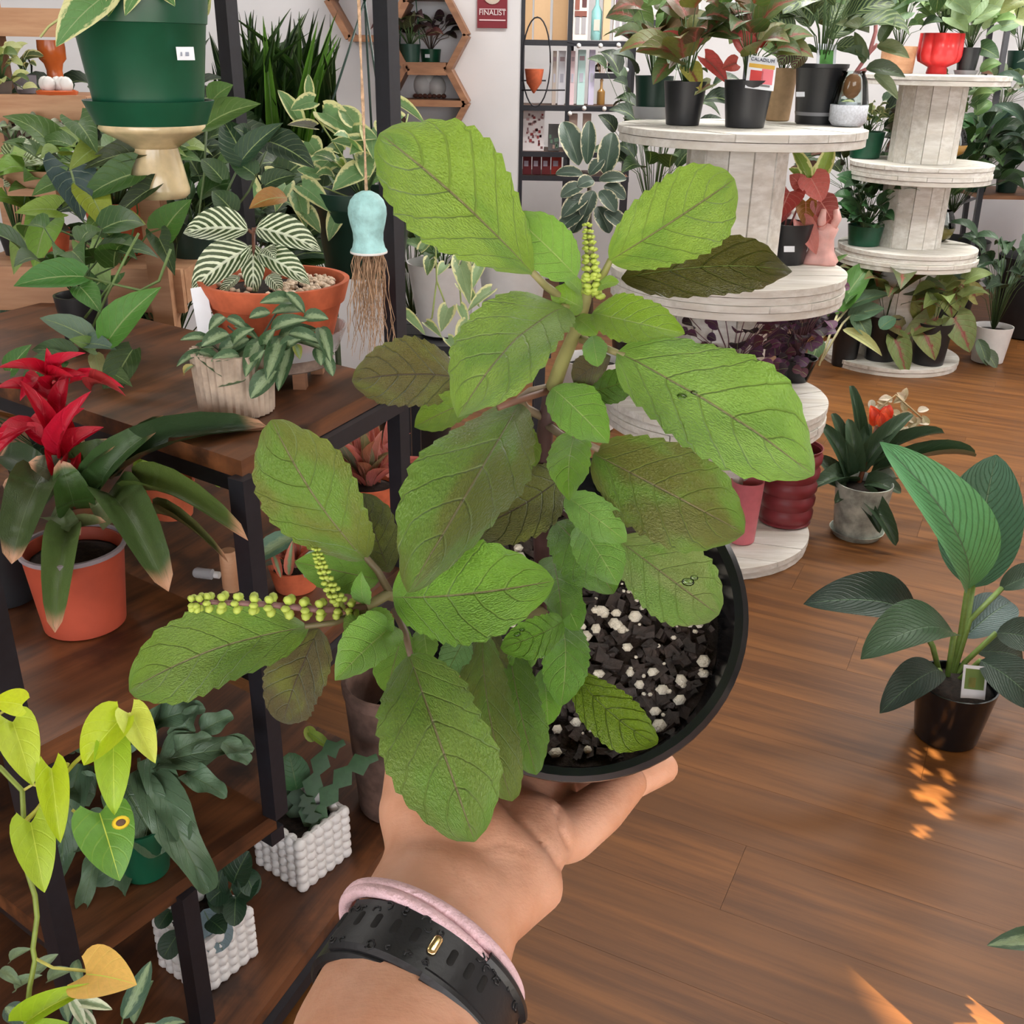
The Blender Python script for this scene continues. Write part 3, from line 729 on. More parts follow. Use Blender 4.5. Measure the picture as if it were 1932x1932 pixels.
# string of small round bulbs along the rack boards
fs_ = thing('string_lights', 'string of tiny white globe lights along the rack boards', 'string lights', aty(1100, 85, WY - .03))
m = MB(); pts = [aty(x, y, WY - .035) for x, y in ((1070, 80), (1092, 84), (1110, 82), (1133, 84), (1150, 82), (1167, 83), (1180, 95), (1182, 130), (1180, 170), (1165, 200), (1140, 203), (1102, 202), (1085, 206), (1075, 212))]
m.tube(pts, .002, 4); m.build('cord', 'metal', fs_)
for i in (1, 3, 5, 7, 9, 10, 11, 13): MB().ball(pts[i] + V((0, -.008, -.006)), .013, 8, 6).build('bulb', 'white', fs_)
# leaning ladder shelf by the far corner
LY = 6.2
ls = thing('ladder_shelf', 'black ladder shelf with brown boards against the far wall', 'shelf', V((aty(1890, 500, LY).x, LY, 0)))
def lpost(x0, y0, x1, y1, Y0, Y1, w=.028): MB().beam(aty(x0, y0, Y0), aty(x1, y1, Y1), w, w).build('post', 'metal', ls, False)
lpost(1905, 30, 1832, 470, LY + .5, LY)
lpost(1880, -30, 1812, 470, LY + .9, LY + .9)
lpost(2100, 30, 2030, 470, LY + .5, LY)
def lboard(y, x0, x1, Y, dp):
    a, b = aty(x0, y, Y), aty(x1, y, Y)
    MB().box(((a.x + b.x) / 2, Y + dp / 2, a.z), (b.x - a.x, dp, .022)).build('board', 'hexwood', ls, False); return a.z + .011
l1 = lboard(137, 1892, 2090, LY + .45, .3); l2 = lboard(250, 1822, 2070, LY + .3, .38); l3 = lboard(372, 1850, 2050, LY + .12, .5)
m = MB(); m.beam(aty(1870, 130, LY + .5), aty(1900, 140, LY + .9), .015, .015); m.beam(aty(1795, 390, LY + .2), aty(1850, 370, LY + .9), .015, .015); m.build('brace', 'metal', ls, False)
# ================================================================ the basil held in the hand
def cv(x, y, z): return RT * x + UP * y - FWD * z      # a direction given as right, up, towards the viewer
PN = cv(-.10, .40, .90).normalized()                  # pot axis
RC = at(1086, 1150, .385)                             # centre of the rim
PH, PR = .105, .0635
pz = PN; px_ = (RT - pz * RT.dot(pz)).normalized(); py_ = pz.cross(px_)
PB = RC - PN * PH
PM = Matrix(((px_.x, py_.x, pz.x, PB.x), (px_.y, py_.y, pz.y, PB.y), (px_.z, py_.z, pz.z, PB.z), (0, 0, 0, 1)))
basil = thing('potted_basil', 'leafy green basil with flower spikes in a round black nursery pot held in a hand', 'potted plant', PB)
prof = [(.040, 0), (.043, .002), (.0565, .088), (.0565, .0885), (.0605, .089), (.0625, .101), (.0635, .1035), (.0635, .1055), (.0615, .1062), (.0585, .1050), (.0575, .100), (.0535, .078)]
M['hero_pot'] = plain('shiny_black_pot', (22, 23, 27), .16, var=.2, scale=60, spec=.6)
MB().lathe(prof, 64, PM).build('pot', 'hero_pot', basil, 'auto')
# soil: a lumpy disc with bark chips, and white perlite grains on top
r = random.Random(3)
ms = MB(); n1, n2 = 14, 40
ms.v = [PM @ V((0, 0, .083))]
for i in range(1, n1 + 1):
    for k in range(n2):
        a = 2 * pi * k / n2; rr = .0545 * i / n1; x, y = rr * cos(a), rr * sin(a)
        ms.v.append(PM @ V((x, y, .083 + .0035 * noise.noise(V((x, y, 0)) * 140) + .002 * noise.noise(V((x, y, 3)) * 420))))
for k in range(n2): ms.f.append((0, 1 + k, 1 + (k + 1) % n2))
for i in range(n1 - 1):
    for k in range(n2):
        k2 = (k + 1) % n2; ms.f.append((1 + i * n2 + k, 1 + (i + 1) * n2 + k, 1 + (i + 1) * n2 + k2, 1 + i * n2 + k2))
ms.build('soil', 'soil', basil, True)
M['bark'] = plain('bark_chips', (44, 33, 29), .6, var=.6, scale=160, bump=.4)
M['perlite'] = plain('perlite', (232, 224, 208), .85, var=.12, scale=300, bump=.8)
mb, mp = MB(), MB()
def chip(m, x, y, sx, sy, sz, z=.0845):
    q = Matrix.Translation(PM @ V((x, y, z + .003 * noise.noise(V((x, y, 0)) * 140)))) @ PM.to_3x3().to_4x4() @ Matrix.Rotation(r.uniform(0, 6.3), 4, 'Z') @ Matrix.Rotation(r.uniform(-.7, .7), 4, 'X')
    k = len(m.v); m.box((0, 0, 0), (sx, sy, sz), mtx=q)
    for i in range(k, k + 8): m.v[i] += V((r.uniform(-1, 1), r.uniform(-1, 1), r.uniform(-1, 1))) * min(sx, sy) * .18
def disc(): 
    a, q = r.uniform(0, 6.3), math.sqrt(r.random()) * .052; return q * cos(a), q * sin(a)
for i in range(620):
    x, y = disc(); chip(mb, x, y, r.uniform(.002, .008), r.uniform(.0015, .0045), r.uniform(.001, .003))
for i in range(230):
    x, y = disc(); s = r.choice((.0008, .0012, .0012, .0017, .0024, .003)) * r.uniform(.7, 1.1)
    q = Matrix.Translation(PM @ V((x, y, .0865 + .002 * noise.noise(V((x, y, 0)) * 140)))) @ PM.to_3x3().to_4x4()
    k = len(mp.v); mp.ball((0, 0, 0), (s, s * r.uniform(.7, 1), s * .9), 6, 4, None)
    for i2 in range(k, len(mp.v)): mp.v[i2] = q @ (mp.v[i2] * r.uniform(.82, 1.12))
tag(mb.build('bark_chips', 'bark', basil, False), None, kind='stuff')
tag(mp.build('perlite_grains', 'perlite', basil, True), 'white perlite grains', kind='stuff')
# ---- stems
PURP, HAIR, GRN = (70, 44, 44), (128, 112, 92), (122, 150, 62)
def stem(pts, r0, r1, c, name='stem', seg=8):
    p = [at(*q) for q in pts]; n = len(p)
    return MB().tube(p, [r0 + (r1 - r0) * i / (n - 1) for i in range(n)], seg).build(name, 'stem', basil, True, c)
stem([(1030, 1200, .41), (1024, 1080, .384), (1020, 980, .368), (1022, 880, .352), (1030, 800, .342), (1042, 730, .332)], .0032, .0027, PURP)
stem([(1042, 735, .332), (1062, 680, .322), (1088, 620, .308), (1104, 570, .300), (1112, 520, .294), (1113, 440, .288)], .0026, .0012, (136, 134, 84))
stem([(1030, 790, .341), (992, 770, .335), (982, 752, .33), (1000, 738, .33), (1046, 728, .332)], .0015, .0012, HAIR, 'petiole')
stem([(1030, 800, .341), (1060, 822, .336), (1090, 830, .332), (1130, 848, .33)], .0014, .0011, HAIR, 'petiole')
stem([(1024, 1150, .397), (960, 1165, .375), (860, 1150, .35), (770, 1130, .335), (730, 1122, .328), (690, 1146, .322)], .0026, .0016, (126, 118, 78))
stem([(690, 1146, .322), (600, 1150, .316), (500, 1140, .312), (400, 1136, .309), (362, 1138, .307)], .0013, .0006, (128, 92, 92), 'spike_stem')
stem([(650, 1150, .319), (625, 1110, .315), (606, 1068, .312), (598, 1040, .311)], .0009, .0004, (150, 160, 80), 'spike_stem')
stem([(672, 1152, .32), (676, 1190, .315), (674, 1225, .311), (678, 1250, .309)], .0009, .0004, (150, 160, 80), 'spike_stem')
stem([(1024, 960, .366), (1060, 965, .358), (1090, 985, .352)], .0012, .0009, PURP, 'petiole')
def petiole(pts, r=.0011, c=(128, 130, 70)): stem(pts, r * 1.1, r * .8, c, 'petiole', 6)
petiole([(1098, 596, .304), (1065, 565, .297), (1030, 540, .288), (1003, 512, .281)], .0013, (134, 128, 84))
petiole([(1116, 540, .297), (1140, 515, .292), (1152, 490, .288)], .0011)
petiole([(1098, 640, .311), (1130, 652, .305), (1180, 672, .298)], .0013, (134, 128, 84))
petiole([(735, 1118, .329), (712, 1076, .325), (672, 1030, .322)], .0013, (104, 92, 66))
petiole([(745, 1150, .331), (765, 1195, .324), (775, 1240, .318)], .0013, (104, 84, 64))
petiole([(690, 1150, .322), (630, 1175, .318), (575, 1182, .315)], .0011, (104, 96, 66))
petiole([(1085, 590, .303), (1075, 580, .298), (1062, 578, .292)], .0011)
petiole([(1042, 735, .332), (980, 755, .325), (940, 770, .32)], .0012, (116, 80, 64))
# ---- leaves: base, tip, width px, depth base / tip, colour, material, shape
def hl(bx, by, tx, ty, w, zb, zt, c, mat='hero', bend=.07, fold=.10, a=.72, b=.48, roll=0.0, teeth=11, wave=.03, curve=0.0, twist=0.0, nrm=None):
    hl.n += 1; L = (at(tx, ty, zt) - at(bx, by, zb)).length
    big = L > .028
    c = tuple(v * (.93 if mat in ('hero', 'hero_old') else .97) for v in c)
    return leaf(basil, 'ell', at(bx, by, zb), at(tx, ty, zt), w * (zb + zt) / 2 / F, c, mat, bend=bend, fold=fold, roll=roll, nrm=nrm if nrm else (cv(0, -.12, 1) if mat == 'hero_wet' else cv(hr.uniform(-.22, .22), hr.uniform(-.12, .34), 1)), jit=.07,
                nl=44 if big else 24, nw=12 if big else 8, teeth=teeth if big else 8, wave=wave, seed=hl.n, pa=a, pb=b, curve=curve, twist=twist)
hl.n = 0; hr = random.Random(12)
LG, MG, OL, BR = (138, 174, 66), (116, 160, 52), (106, 116, 44), (88, 82, 30)
# upper crown
hl(1006, 516, 716, 252, 222, .281, .268, (132, 168, 58), a=.85, b=.50, roll=.1)
hl(1150, 492, 1386, 338, 160, .288, .282, (136, 172, 62), a=.6, b=.42, roll=-.15)
hl(1088, 522, 964, 402, 100, .287, .279, (132, 180, 76), 'hero_new', a=.6, b=.6)
hl(1172, 525, 1494, 512, 112, .310, .322, (92, 92, 34), 'hero_wet', a=.62, b=.75, curve=-.10, bend=.12)
hl(1068, 580, 864, 788, 182, .292, .262, (134, 172, 66), a=.62, b=.55, bend=.12, roll=-.12, curve=.04)
hl(1118, 590, 1292, 630, 96, .297, .281, (134, 176, 44), 'hero_new', a=.6, b=.6, curve=.10)
hl(1165, 665, 1536, 896, 212, .299, .286, (136, 178, 72), a=.62, b=.55, curve=.02, bend=.1, wave=.05)
hl(1118, 634, 1128, 692, 48, .306, .300, (126, 178, 74), 'hero_new')
hl(868, 712, 664, 718, 142, .335, .328, (98, 90, 28), 'hero_old', a=.5, b=.5, fold=.05)
hl(1042, 732, 1148, 836, 96, .326, .314, (122, 172, 58), 'hero_new', a=.6, b=.6)
hl(1110, 742, 1206, 712, 66, .330, .322, (110, 160, 66), 'hero_wet', a=.6, b=.6)
hl(1152, 672, 1082, 722, 64, .318, .325, (88, 74, 34), 'hero_old')
hl(1086, 598, 1126, 632, 44, .303, .296, (140, 182, 60), 'hero_new')
hl(1100, 582, 1038, 552, 60, .300, .292, (134, 178, 58), 'hero_new')
hl(1120, 545, 1168, 532, 30, .296, .290, (140, 180, 60), 'hero_new')
hl(1112, 612, 1160, 590, 40, .300, .294, (140, 182, 56), 'hero_new')
hl(1096, 556, 1062, 522, 34, .296, .290, (136, 180, 60), 'hero_new')
# middle
hl(980, 762, 770, 1118, 214, .328, .294, (106, 118, 44), a=.75, b=.62, bend=.10, roll=-.2, curve=-.11)
hl(900, 752, 782, 806, 70, .335, .328, (128, 160, 50), a=.6, b=.5)
hl(1060, 900, 868, 1008, 128, .355, .338, (84, 88, 28), 'hero_old', a=.55, b=.6, curve=-.06)
hl(1120, 856, 1404, 1006, 186, .334, .322, (108, 112, 44), a=.55, b=.50, bend=.10)
hl(1086, 818, 1074, 944, 84, .334, .318, (122, 172, 50), 'hero_new', a=.55, b=.6, curve=.06)
hl(1068, 936, 1182, 1022, 78, .334, .324, (134, 182, 88), 'hero_new', a=.6, b=.5)
hl(1092, 990, 1166, 1104, 88, .345, .330, (122, 172, 74), 'hero_new', a=.6, b=.5)
hl(1166, 1018, 1356, 1160, 150, .352, .342, (128, 150, 82), a=.62, b=.40, bend=.05)
hl(1050, 985, 1158, 1120, 128, .362, .350, (84, 128, 28), a=.6, b=.55)
hl(1040, 1050, 1060, 1170, 90, .368, .352, (92, 134, 36), a=.6, b=.55)
hl(980, 830, 960, 940, 70, .346, .344, (110, 142, 42), a=.55, b=.6)
hl(960, 790, 1010, 880, 60, .350, .344, (120, 150, 50), 'hero_new')
# lower left
hl(690, 1056, 512, 792, 186, .323, .306, (112, 124, 46), a=.62, b=.44, fold=.07, roll=.1)
hl(735, 1080, 684, 930, 96, .335, .330, (84, 92, 40), 'hero_old')
hl(742, 1126, 1046, 1096, 186, .320, .292, (112, 158, 48), a=.66, b=.5, curve=.05, bend=.1)
hl(582, 1184, 244, 1304, 164, .326, .316, (110, 146, 46), a=.66, b=.5, curve=.07, bend=.1, wave=.045)
hl(602, 1186, 534, 1364, 118, .330, .345, (90, 80, 42), 'hero_old', a=.45, b=.5)
hl(742, 1180, 632, 1284, 96, .318, .302, (128, 176, 70), 'hero_new', a=.45, b=.5, fold=.4)
hl(690, 1180, 650, 1196, 60, .318, .312, (120, 160, 54), 'hero_new')
hl(716, 1094, 556, 1060, 82, .331, .322, (116, 162, 60), a=.6, b=.6)
hl(688, 1140, 682, 1078, 40, .322, .314, (126, 178, 72), 'hero_new', a=.45, b=.7)
hl(700, 1150, 735, 1212, 74, .322, .315, (112, 156, 44), 'hero_new')
hl(772, 1236, 896, 1588, 204, .318, .288, (112, 142, 54), a=.60, b=.42, bend=.10, fold=.14, curve=-.03)
hl(910, 1200, 966, 1512, 104, .338, .316, (104, 122, 44), a=.45, b=.34, curve=.05)
hl(960, 1220, 1012, 1462, 92, .345, .330, (96, 138, 38), a=.5, b=.4)
hl(1085, 1272, 1240, 1404, 100, .352, .348, (122, 154, 34), 'hero_wet', a=.55, b=.5, curve=.08, fold=.2)
hl(1060, 1170, 1058, 1332, 92, .362, .346, (112, 164, 56), 'hero_new', a=.45, b=.5, curve=-.08)
hl(1062, 1172, 944, 1222, 80, .348, .328, (122, 178, 60), 'hero_wet', a=.6, b=.45)
hl(880, 1196, 838, 1278, 62, .336, .330, (134, 186, 116), 'hero_wet')
hl(765, 1180, 730, 1308, 76, .330, .326, (112, 156, 50))
hl(800, 1180, 808, 1246, 52, .332, .325, (116, 162, 56), 'hero_new')
hl(935, 1190, 900, 1302, 84, .346, .340, (92, 92, 40), 'hero_old')
hl(1024, 1262, 1034, 1368, 60, .356, .346, (118, 170, 52), 'hero_new')
hl(985, 1192, 1000, 1262, 74, .350, .338, (118, 168, 60), 'hero_new')
hl(1040, 1090, 1092, 1190, 70, .366, .356, (106, 160, 52), 'hero_new')
# ---- flower spikes: whorls of small green calyces
mw = [MB(), MB(), MB(), MB()]
def whorl(m, p, s, n=6, ax=None):
    ax = (ax or RT).normalized(); x = ax.orthogonal().normalized(); y = ax.cross(x)
    for k in range(n):
        a = 2 * pi * k / n + r.uniform(-.2, .2); d = x * cos(a) + y * sin(a)
        q = d.to_track_quat('Z', 'Y').to_matrix().to_4x4()
        m.ball(p + d * s * .75 + ax * r.uniform(-.2, .2) * s, (s * .5, s * .36, s * .55), 6, 4, q)
SP = [(362, 1138, .307), (400, 1136, .309), (500, 1140, .312), (600, 1150, .316), (690, 1146, .322)]
def along(pts, f):
    f *= len(pts) - 1; k = min(int(f), len(pts) - 2); return at(*pts[k]).lerp(at(*pts[k + 1]), f - k)
for i, (f, s) in enumerate(((.0, .0023), (.09, .0026), (.22, .0027), (.30, .0029), (.37, .0028), (.45, .003), (.53, .0031), (.61, .0032), (.69, .0031), (.77, .003), (.85, .0028), (.92, .0026))):
    whorl(mw[0], along(SP, f), s, 6)
S2 = [(650, 1150, .319), (625, 1110, .315), (606, 1068, .312), (596, 1036, .311)]
for i in range(11): whorl(mw[1], along(S2, .15 + .85 * i / 10), .0024 - .0011 * i / 10, 6, UP)
S3 = [(672, 1165, .32), (676, 1190, .315), (674, 1225, .311), (678, 1250, .309)]
for i in range(9): whorl(mw[2], along(S3, i / 8), .0021 - .0009 * i / 8, 6, UP)
S4 = [(1118, 556, .298), (1116, 520, .293), (1113, 470, .289), (1108, 424, .286)]
for i in range(13): whorl(mw[3], along(S4, i / 12), .0030 - .0018 * i / 12, 6, UP)
for m in mw: m.build('flower_spike', 'stem', basil, True, (172, 190, 82))
# water drops standing on the leaves
md = MB()
for x, y, z, s in ((1285, 748, .2885, .0022), (1310, 740, .2885, .0014), (1298, 1098, .338, .0022), (1310, 1090, .338, .0014), (1176, 720, .318, .001), (975, 1196, .33, .0014), (985, 1188, .33, .001)):
    md.ball(at(x, y, z), (s, s, s * .5), 10, 6)
md.build('water_drops', 'drop', basil, True)
# ================================================================ the arm and hand
person = thing('person', 'outstretched forearm and upturned open hand balancing the black basil pot', 'person', at(760, 2100, .30))
SK = Nt('skin'); co = SK.coord()
nz = SK.noise(co, 26, 4); fine = SK.noise(co, 420, 3, .6)
wr = SK.noise(SK.mapv(co, (60, 260, 260)), 1.0, 4, .6)
kcol = SK.mix(SK.ramp(nz, .3, .7), lin((200, 142, 110)), lin((226, 174, 146)))
SK.set(Base_Color=kcol, Roughness=.48)
SK.b.inputs['Subsurface Weight'].default_value = .12
SK.b.inputs['Subsurface Radius'].default_value = (1, .35, .2)
SK.b.inputs['Subsurface Scale'].default_value = .006
SK.bump(SK.math('ADD', SK.math('MULTIPLY', fine, .35), SK.math('MULTIPLY', wr, .65)), .35, .0015)
M['skin'] = SK.m; M['nail'] = plain('nail', (226, 176, 160), .3)
hb = MB()
def blob(a, b, ra, rb, flat=1.0, fdir=None, n=7, seg=20):
    """tapered rounded limb from a to b; cross-section squashed by flat along fdir"""
    a, b = V(a), V(b); ax = (b - a).normalized(); fd = V(fdir) if fdir is not None else PALM
    z = (fd - ax * fd.dot(ax)).normalized(); x = ax.cross(z)
    L = (b - a).length; prof = []
    for i in range(1, n + 1): t = pi / 2 * i / n; prof.append((-ra * cos(t) * flat, ra * sin(t)))
    prof += [(L * k / 4, ra + (rb - ra) * k / 4) for k in range(1, 4)]
    for i in range(0, n): t = pi / 2 * i / n; prof.append((L + rb * sin(t) * flat, rb * cos(t)))
    vs, fs = [], []
    for h_, rr in prof:
        for k in range(seg):
            an = 2 * pi * k / seg; vs.append(a + ax * h_ + x * rr * cos(an) + z * rr * flat * sin(an))
    m_ = len(prof)
    for i in range(m_ - 1):
        for k in range(seg):
            k2 = (k + 1) % seg; fs.append((i * seg + k, i * seg + k2, (i + 1) * seg + k2, (i + 1) * seg + k))
    fs += [tuple(range(seg - 1, -1, -1)), tuple((m_ - 1) * seg + k for k in range(seg))]
    hb.add(vs, fs)
PALM = cv(.12, .45, .9).normalized()                  # the palm looks up at the viewer
E0, E1, W0, W1 = at(690, 2250, .285), at(745, 1980, .322), at(792, 1830, .345), at(842, 1700, .366)
blob(E0, E1, .037, .033, .82); blob(E1, W0, .033, .0295, .78); blob(W0, W1, .0295, .028, .74)
HC = at(905, 1600, .385)
blob(W1, HC, .028, .036, .50)
blob(at(845, 1690, .368), at(800, 1520, .388), .019, .0175, .8)          # ball of the thumb
blob(at(925, 1690, .370), at(1010, 1560, .400), .0185, .017, .75)        # heel under the little finger
blob(at(870, 1660, .378), at(935, 1520, .410), .028, .031, .45)
blob(at(930, 1540, .410), at(1000, 1440, .440), .030, .024, .42)
def finger(pts, rs):
    for i in range(len(pts) - 1): blob(pts[i], pts[i + 1], rs[i], rs[i + 1], .93)
# little finger curls up along the pot wall; the ring finger shows only its tip; the others lie under the pot
little = [at(1012, 1580, .402), at(1072, 1572, .412), at(1134, 1524, .424), at(1186, 1476, .434)]
finger(little, [.0125, .0118, .0108, .0084])
ring = [at(1000, 1530, .428), at(1100, 1500, .456), at(1190, 1470, .474), at(1252, 1448, .482)]
finger(ring, [.011, .0104, .0096, .0076])
middle = [at(950, 1500, .432), at(1060, 1440, .474), at(1150, 1370, .505), at(1200, 1320, .52)]
finger(middle, [.0115, .0108, .0098, .0078])
index = [at(890, 1480, .430), at(970, 1400, .478), at(1040, 1320, .51), at(1080, 1270, .525)]
finger(index, [.0115, .0108, .0098, .0078])
thumb = [at(792, 1540, .388), at(790, 1440, .398), at(830, 1345, .404), at(862, 1285, .402)]
finger(thumb, [.0155, .0130, .0118, .0094])
me = bpy.data.meshes.new('arm'); org = person.location.copy(); me.from_pydata([p - org for p in hb.v], [], hb.f)
tmp = bpy.data.objects.new('arm', me); col.objects.link(tmp)
md_ = tmp.modifiers.new('r', 'REMESH'); md_.mode = 'VOXEL'; md_.voxel_size = .0019
ms_ = tmp.modifiers.new('s', 'SMOOTH'); ms_.factor = .5; ms_.iterations = 7
me2 = bpy.data.meshes.new_from_object(tmp.evaluated_get(bpy.context.evaluated_depsgraph_get()))
bpy.data.objects.remove(tmp)
# creases of palm and wrist pressed into the surface
cre = [([(935, 1500, .405), (985, 1550, .398), (1035, 1600, .392), (1060, 1640, .386)], .0016), ([(900, 1600, .38), (950, 1590, .385), (1000, 1610, .385)], .0007),
       ([(1052, 1530, .408), (1062, 1570, .402), (1076, 1600, .398)], .0016), ([(770, 1655, .365), (850, 1690, .36), (930, 1745, .352), (965, 1800, .346)], .0008),
       ([(760, 1668, .362), (840, 1712, .356), (915, 1770, .348)], .0007), ([(850, 1600, .37), (870, 1650, .366), (920, 1700, .36)], .0006)]
lines = []
for pts, dpt in cre:
    q = [at(*p) for p in pts]
    for i in range(len(q) - 1):
        for k in range(8): lines.append((q[i].lerp(q[i + 1], k / 8), dpt))
def ppos(p): 
    d = p - CAM; z = d.dot(FWD); return (966 + F * d.dot(RT) / z, 966 - F * d.dot(UP) / z, z)
lp = [(ppos(p)[:2], d) for p, d in lines]
for v in me2.vertices:
    p = v.co + org
    if (CAM - p).dot(v.normal) <= 0: continue
    x, y, z = ppos(p); best = 0
    for (qx, qy), d in lp:
        e = (x - qx) ** 2 + (y - qy) ** 2
        if e < 300: best = max(best, d * math.exp(-e / 26))
    if best: v.co = v.co - v.normal * best
me2.shade_smooth(); me2.materials.clear(); me2.materials.append(M['skin']); me2.name = 'arm'
arm = bpy.data.objects.new('arm', me2); col.objects.link(arm); arm.parent = person
# nails of the two fingers in view sit on their far side; the thumb nail faces the pot
for fp, rr in ((little, .0084), (ring, .0076), (thumb, .0094), (middle, .0078), (index, .0078)):
    ax = (fp[-1] - fp[-2]).normalized(); nd = (-PALM - ax * (-PALM).dot(ax)).normalized(); sx_ = ax.cross(nd)
    q = Matrix((sx_, ax, nd)).transposed()
    MB().ball(fp[-1] + ax * rr * .15 + nd * rr * .72, (rr * .62, rr * .8, rr * .3), 10, 6, q.to_4x4()).build('nail', 'nail', person)
# ---- watch strap and hair tie round the wrist
def band_path(c0, c1, c2, ra, rb, up, off=0.0, n=72):
    pass
AX = (W1 - E1).normalized(); zz = (PALM - AX * PALM.dot(AX)).normalized(); xx = AX.cross(zz)
def ring_pts(c, ax, rx, rz, n=64, z0=zz):
    z = (z0 - ax * z0.dot(ax)).normalized(); x = ax.cross(z)
    return [(c + x * rx * cos(2 * pi * k / n) + z * rz * sin(2 * pi * k / n), (x * cos(2 * pi * k / n) / rx + z * sin(2 * pi * k / n) / rz).normalized()) for k in range(n)]
M['strap'] = plain('black_silicone', (24, 25, 29), .42, var=.1, scale=80, bump=.1)
M['tie'] = plain('pink_fabric', (236, 200, 208), .9, var=.1, scale=120, bump=.7)
M['gold'] = plain('gold_metal', (236, 206, 150), .18, 1.0, var=.05)
BC = at(781, 1874, .341)
BAX = (AX + xx * .19).normalized()
watch = thing('watch', 'black silicone watch strap with embossed marks and gold pin around the wrist', 'watch', BC)
def band(c, ax, rx, rz, w, th, name, mat, root, a0=0, a1=2 * pi, n=72, rnd=.0015, holes=()):
    z = (zz - ax * zz.dot(ax)).normalized(); x = ax.cross(z); m = MB(); prof = [(-w / 2, -th / 2), (-w / 2, th / 2 - rnd), (-w / 2 + rnd, th / 2), (w / 2 - rnd, th / 2), (w / 2, th / 2 - rnd), (w / 2, -th / 2)]
    k = len(prof); full = abs(a1 - a0 - 2 * pi) < 1e-6; nn = n if full else n + 1
    for i in range(nn):
        a = a0 + (a1 - a0) * i / n; p = x * rx * cos(a) + z * rz * sin(a); d = (x * cos(a) / rx + z * sin(a) / rz).normalized()
        for u, h_ in prof: m.v.append(c + p + d * h_ + ax * u)
    for i in range(n):
        for j in range(k):
            i2 = (i + 1) % nn; j2 = (j + 1) % k
            m.f.append((i * k + j, i * k + j2, i2 * k + j2, i2 * k + j))
    if not full: m.f += [tuple(range(k)), tuple((nn - 1) * k + j for j in range(k - 1, -1, -1))]
    return m.build(name, mat, root, 'auto')
RX, RZ = .0318, .0252
band(BC, BAX, RX, RZ, .0245, .0030, 'strap', 'strap', watch)
# outer tail of the strap overlapping towards the keeper, with rounded end, slots and the gold pin
z_ = (zz - BAX * zz.dot(BAX)).normalized(); x_ = BAX.cross(z_)
def on_band(a, u, h_=0.0):
    d = (x_ * cos(a) / RX + z_ * sin(a) / RZ).normalized(); return BC + x_ * RX * cos(a) + z_ * RZ * sin(a) + d * h_ + BAX * u, d, (x_ * -sin(a) * RX + z_ * cos(a) * RZ).normalized()
band(BC + BAX * .0005, BAX, RX + .0026, RZ + .0026, .0205, .0026, 'strap_tail', 'strap', watch, rad(18), rad(150), 40)
band(BC - BAX * .0085, BAX, RX + .0042, RZ + .0042, .0045, .0022, 'keeper_edge', 'strap', watch, rad(10), rad(88), 24)
band(BC + BAX * .0095, BAX, RX + .0042, RZ + .0042, .0045, .0022, 'keeper_edge', 'strap', watch, rad(10), rad(62), 24)
M['slot'] = plain('slot_shadow', (8, 8, 9), .8, var=0)
def slot(a, u, lu, la, hh, mat, name, col_=None):
    p, d, t = on_band(a, u, hh); q = Matrix((t, BAX, d)).transposed().to_4x4()
    m = MB(); pr_ = [(-.5, .25), (-.47, .6), (-.4, .88), (-.3, 1), (.3, 1), (.4, .88), (.47, .6), (.5, .25)]
    m.tube([p + BAX * lu * f for f, w in pr_], [la / 2 * w for f, w in pr_], 12)
    m.v = [v - d * (v - p).dot(d) * .55 for v in m.v]; return m.build(name, mat, watch, True, col_)
def ang_at(px, u=.0012):
    return min((rad(a * .5) for a in range(20, 340)), key=lambda a: abs(ppos(on_band(a, u)[0])[0] - px))
for q in (660, 688, 717, 749, 782, 846, 874, 896): slot(ang_at(q), .0012, .0060, .0029, .0036, 'slot', 'slot')
slot(ang_at(815), .0012, .0070, .0034, .0044, 'gold', 'buckle_pin')
me_ = MB(); rr_ = random.Random(5)
for i in range(34):
    a = rad(rr_.uniform(18, 150)); u = rr_.choice((-1, 1)) * rr_.uniform(.0048, .0082); ph = rr_.uniform(0, 6.3); s = rr_.uniform(.0008, .0016)
    pts = []
    for k in range(5):
        t = ph + k * .9; pts.append(on_band(a + s * cos(t) / RX, u + s * sin(t), .0040)[0])
    me_.tube(pts, .00035, 5)
me_.build('embossing', 'strap', watch)
TC = at(812, 1794, .351); TAX = (AX + xx * .22).normalized()
tie = thing('hair_tie', 'pale pink looped fabric hair tie on the wrist above the watch strap', 'hair tie', TC)
p1 = ring_pts(TC, TAX, .0335, .0250); p2 = ring_pts(TC - TAX * .0040, (TAX + xx * .06).normalized(), .0335, .0250)
MB().tube([p for p, d in p1] + [p1[0][0]], .0026, 8, False).build('loop', 'tie', tie)
MB().tube([p for p, d in p2] + [p2[0][0]], .0024, 8, False).build('loop', 'tie', tie)
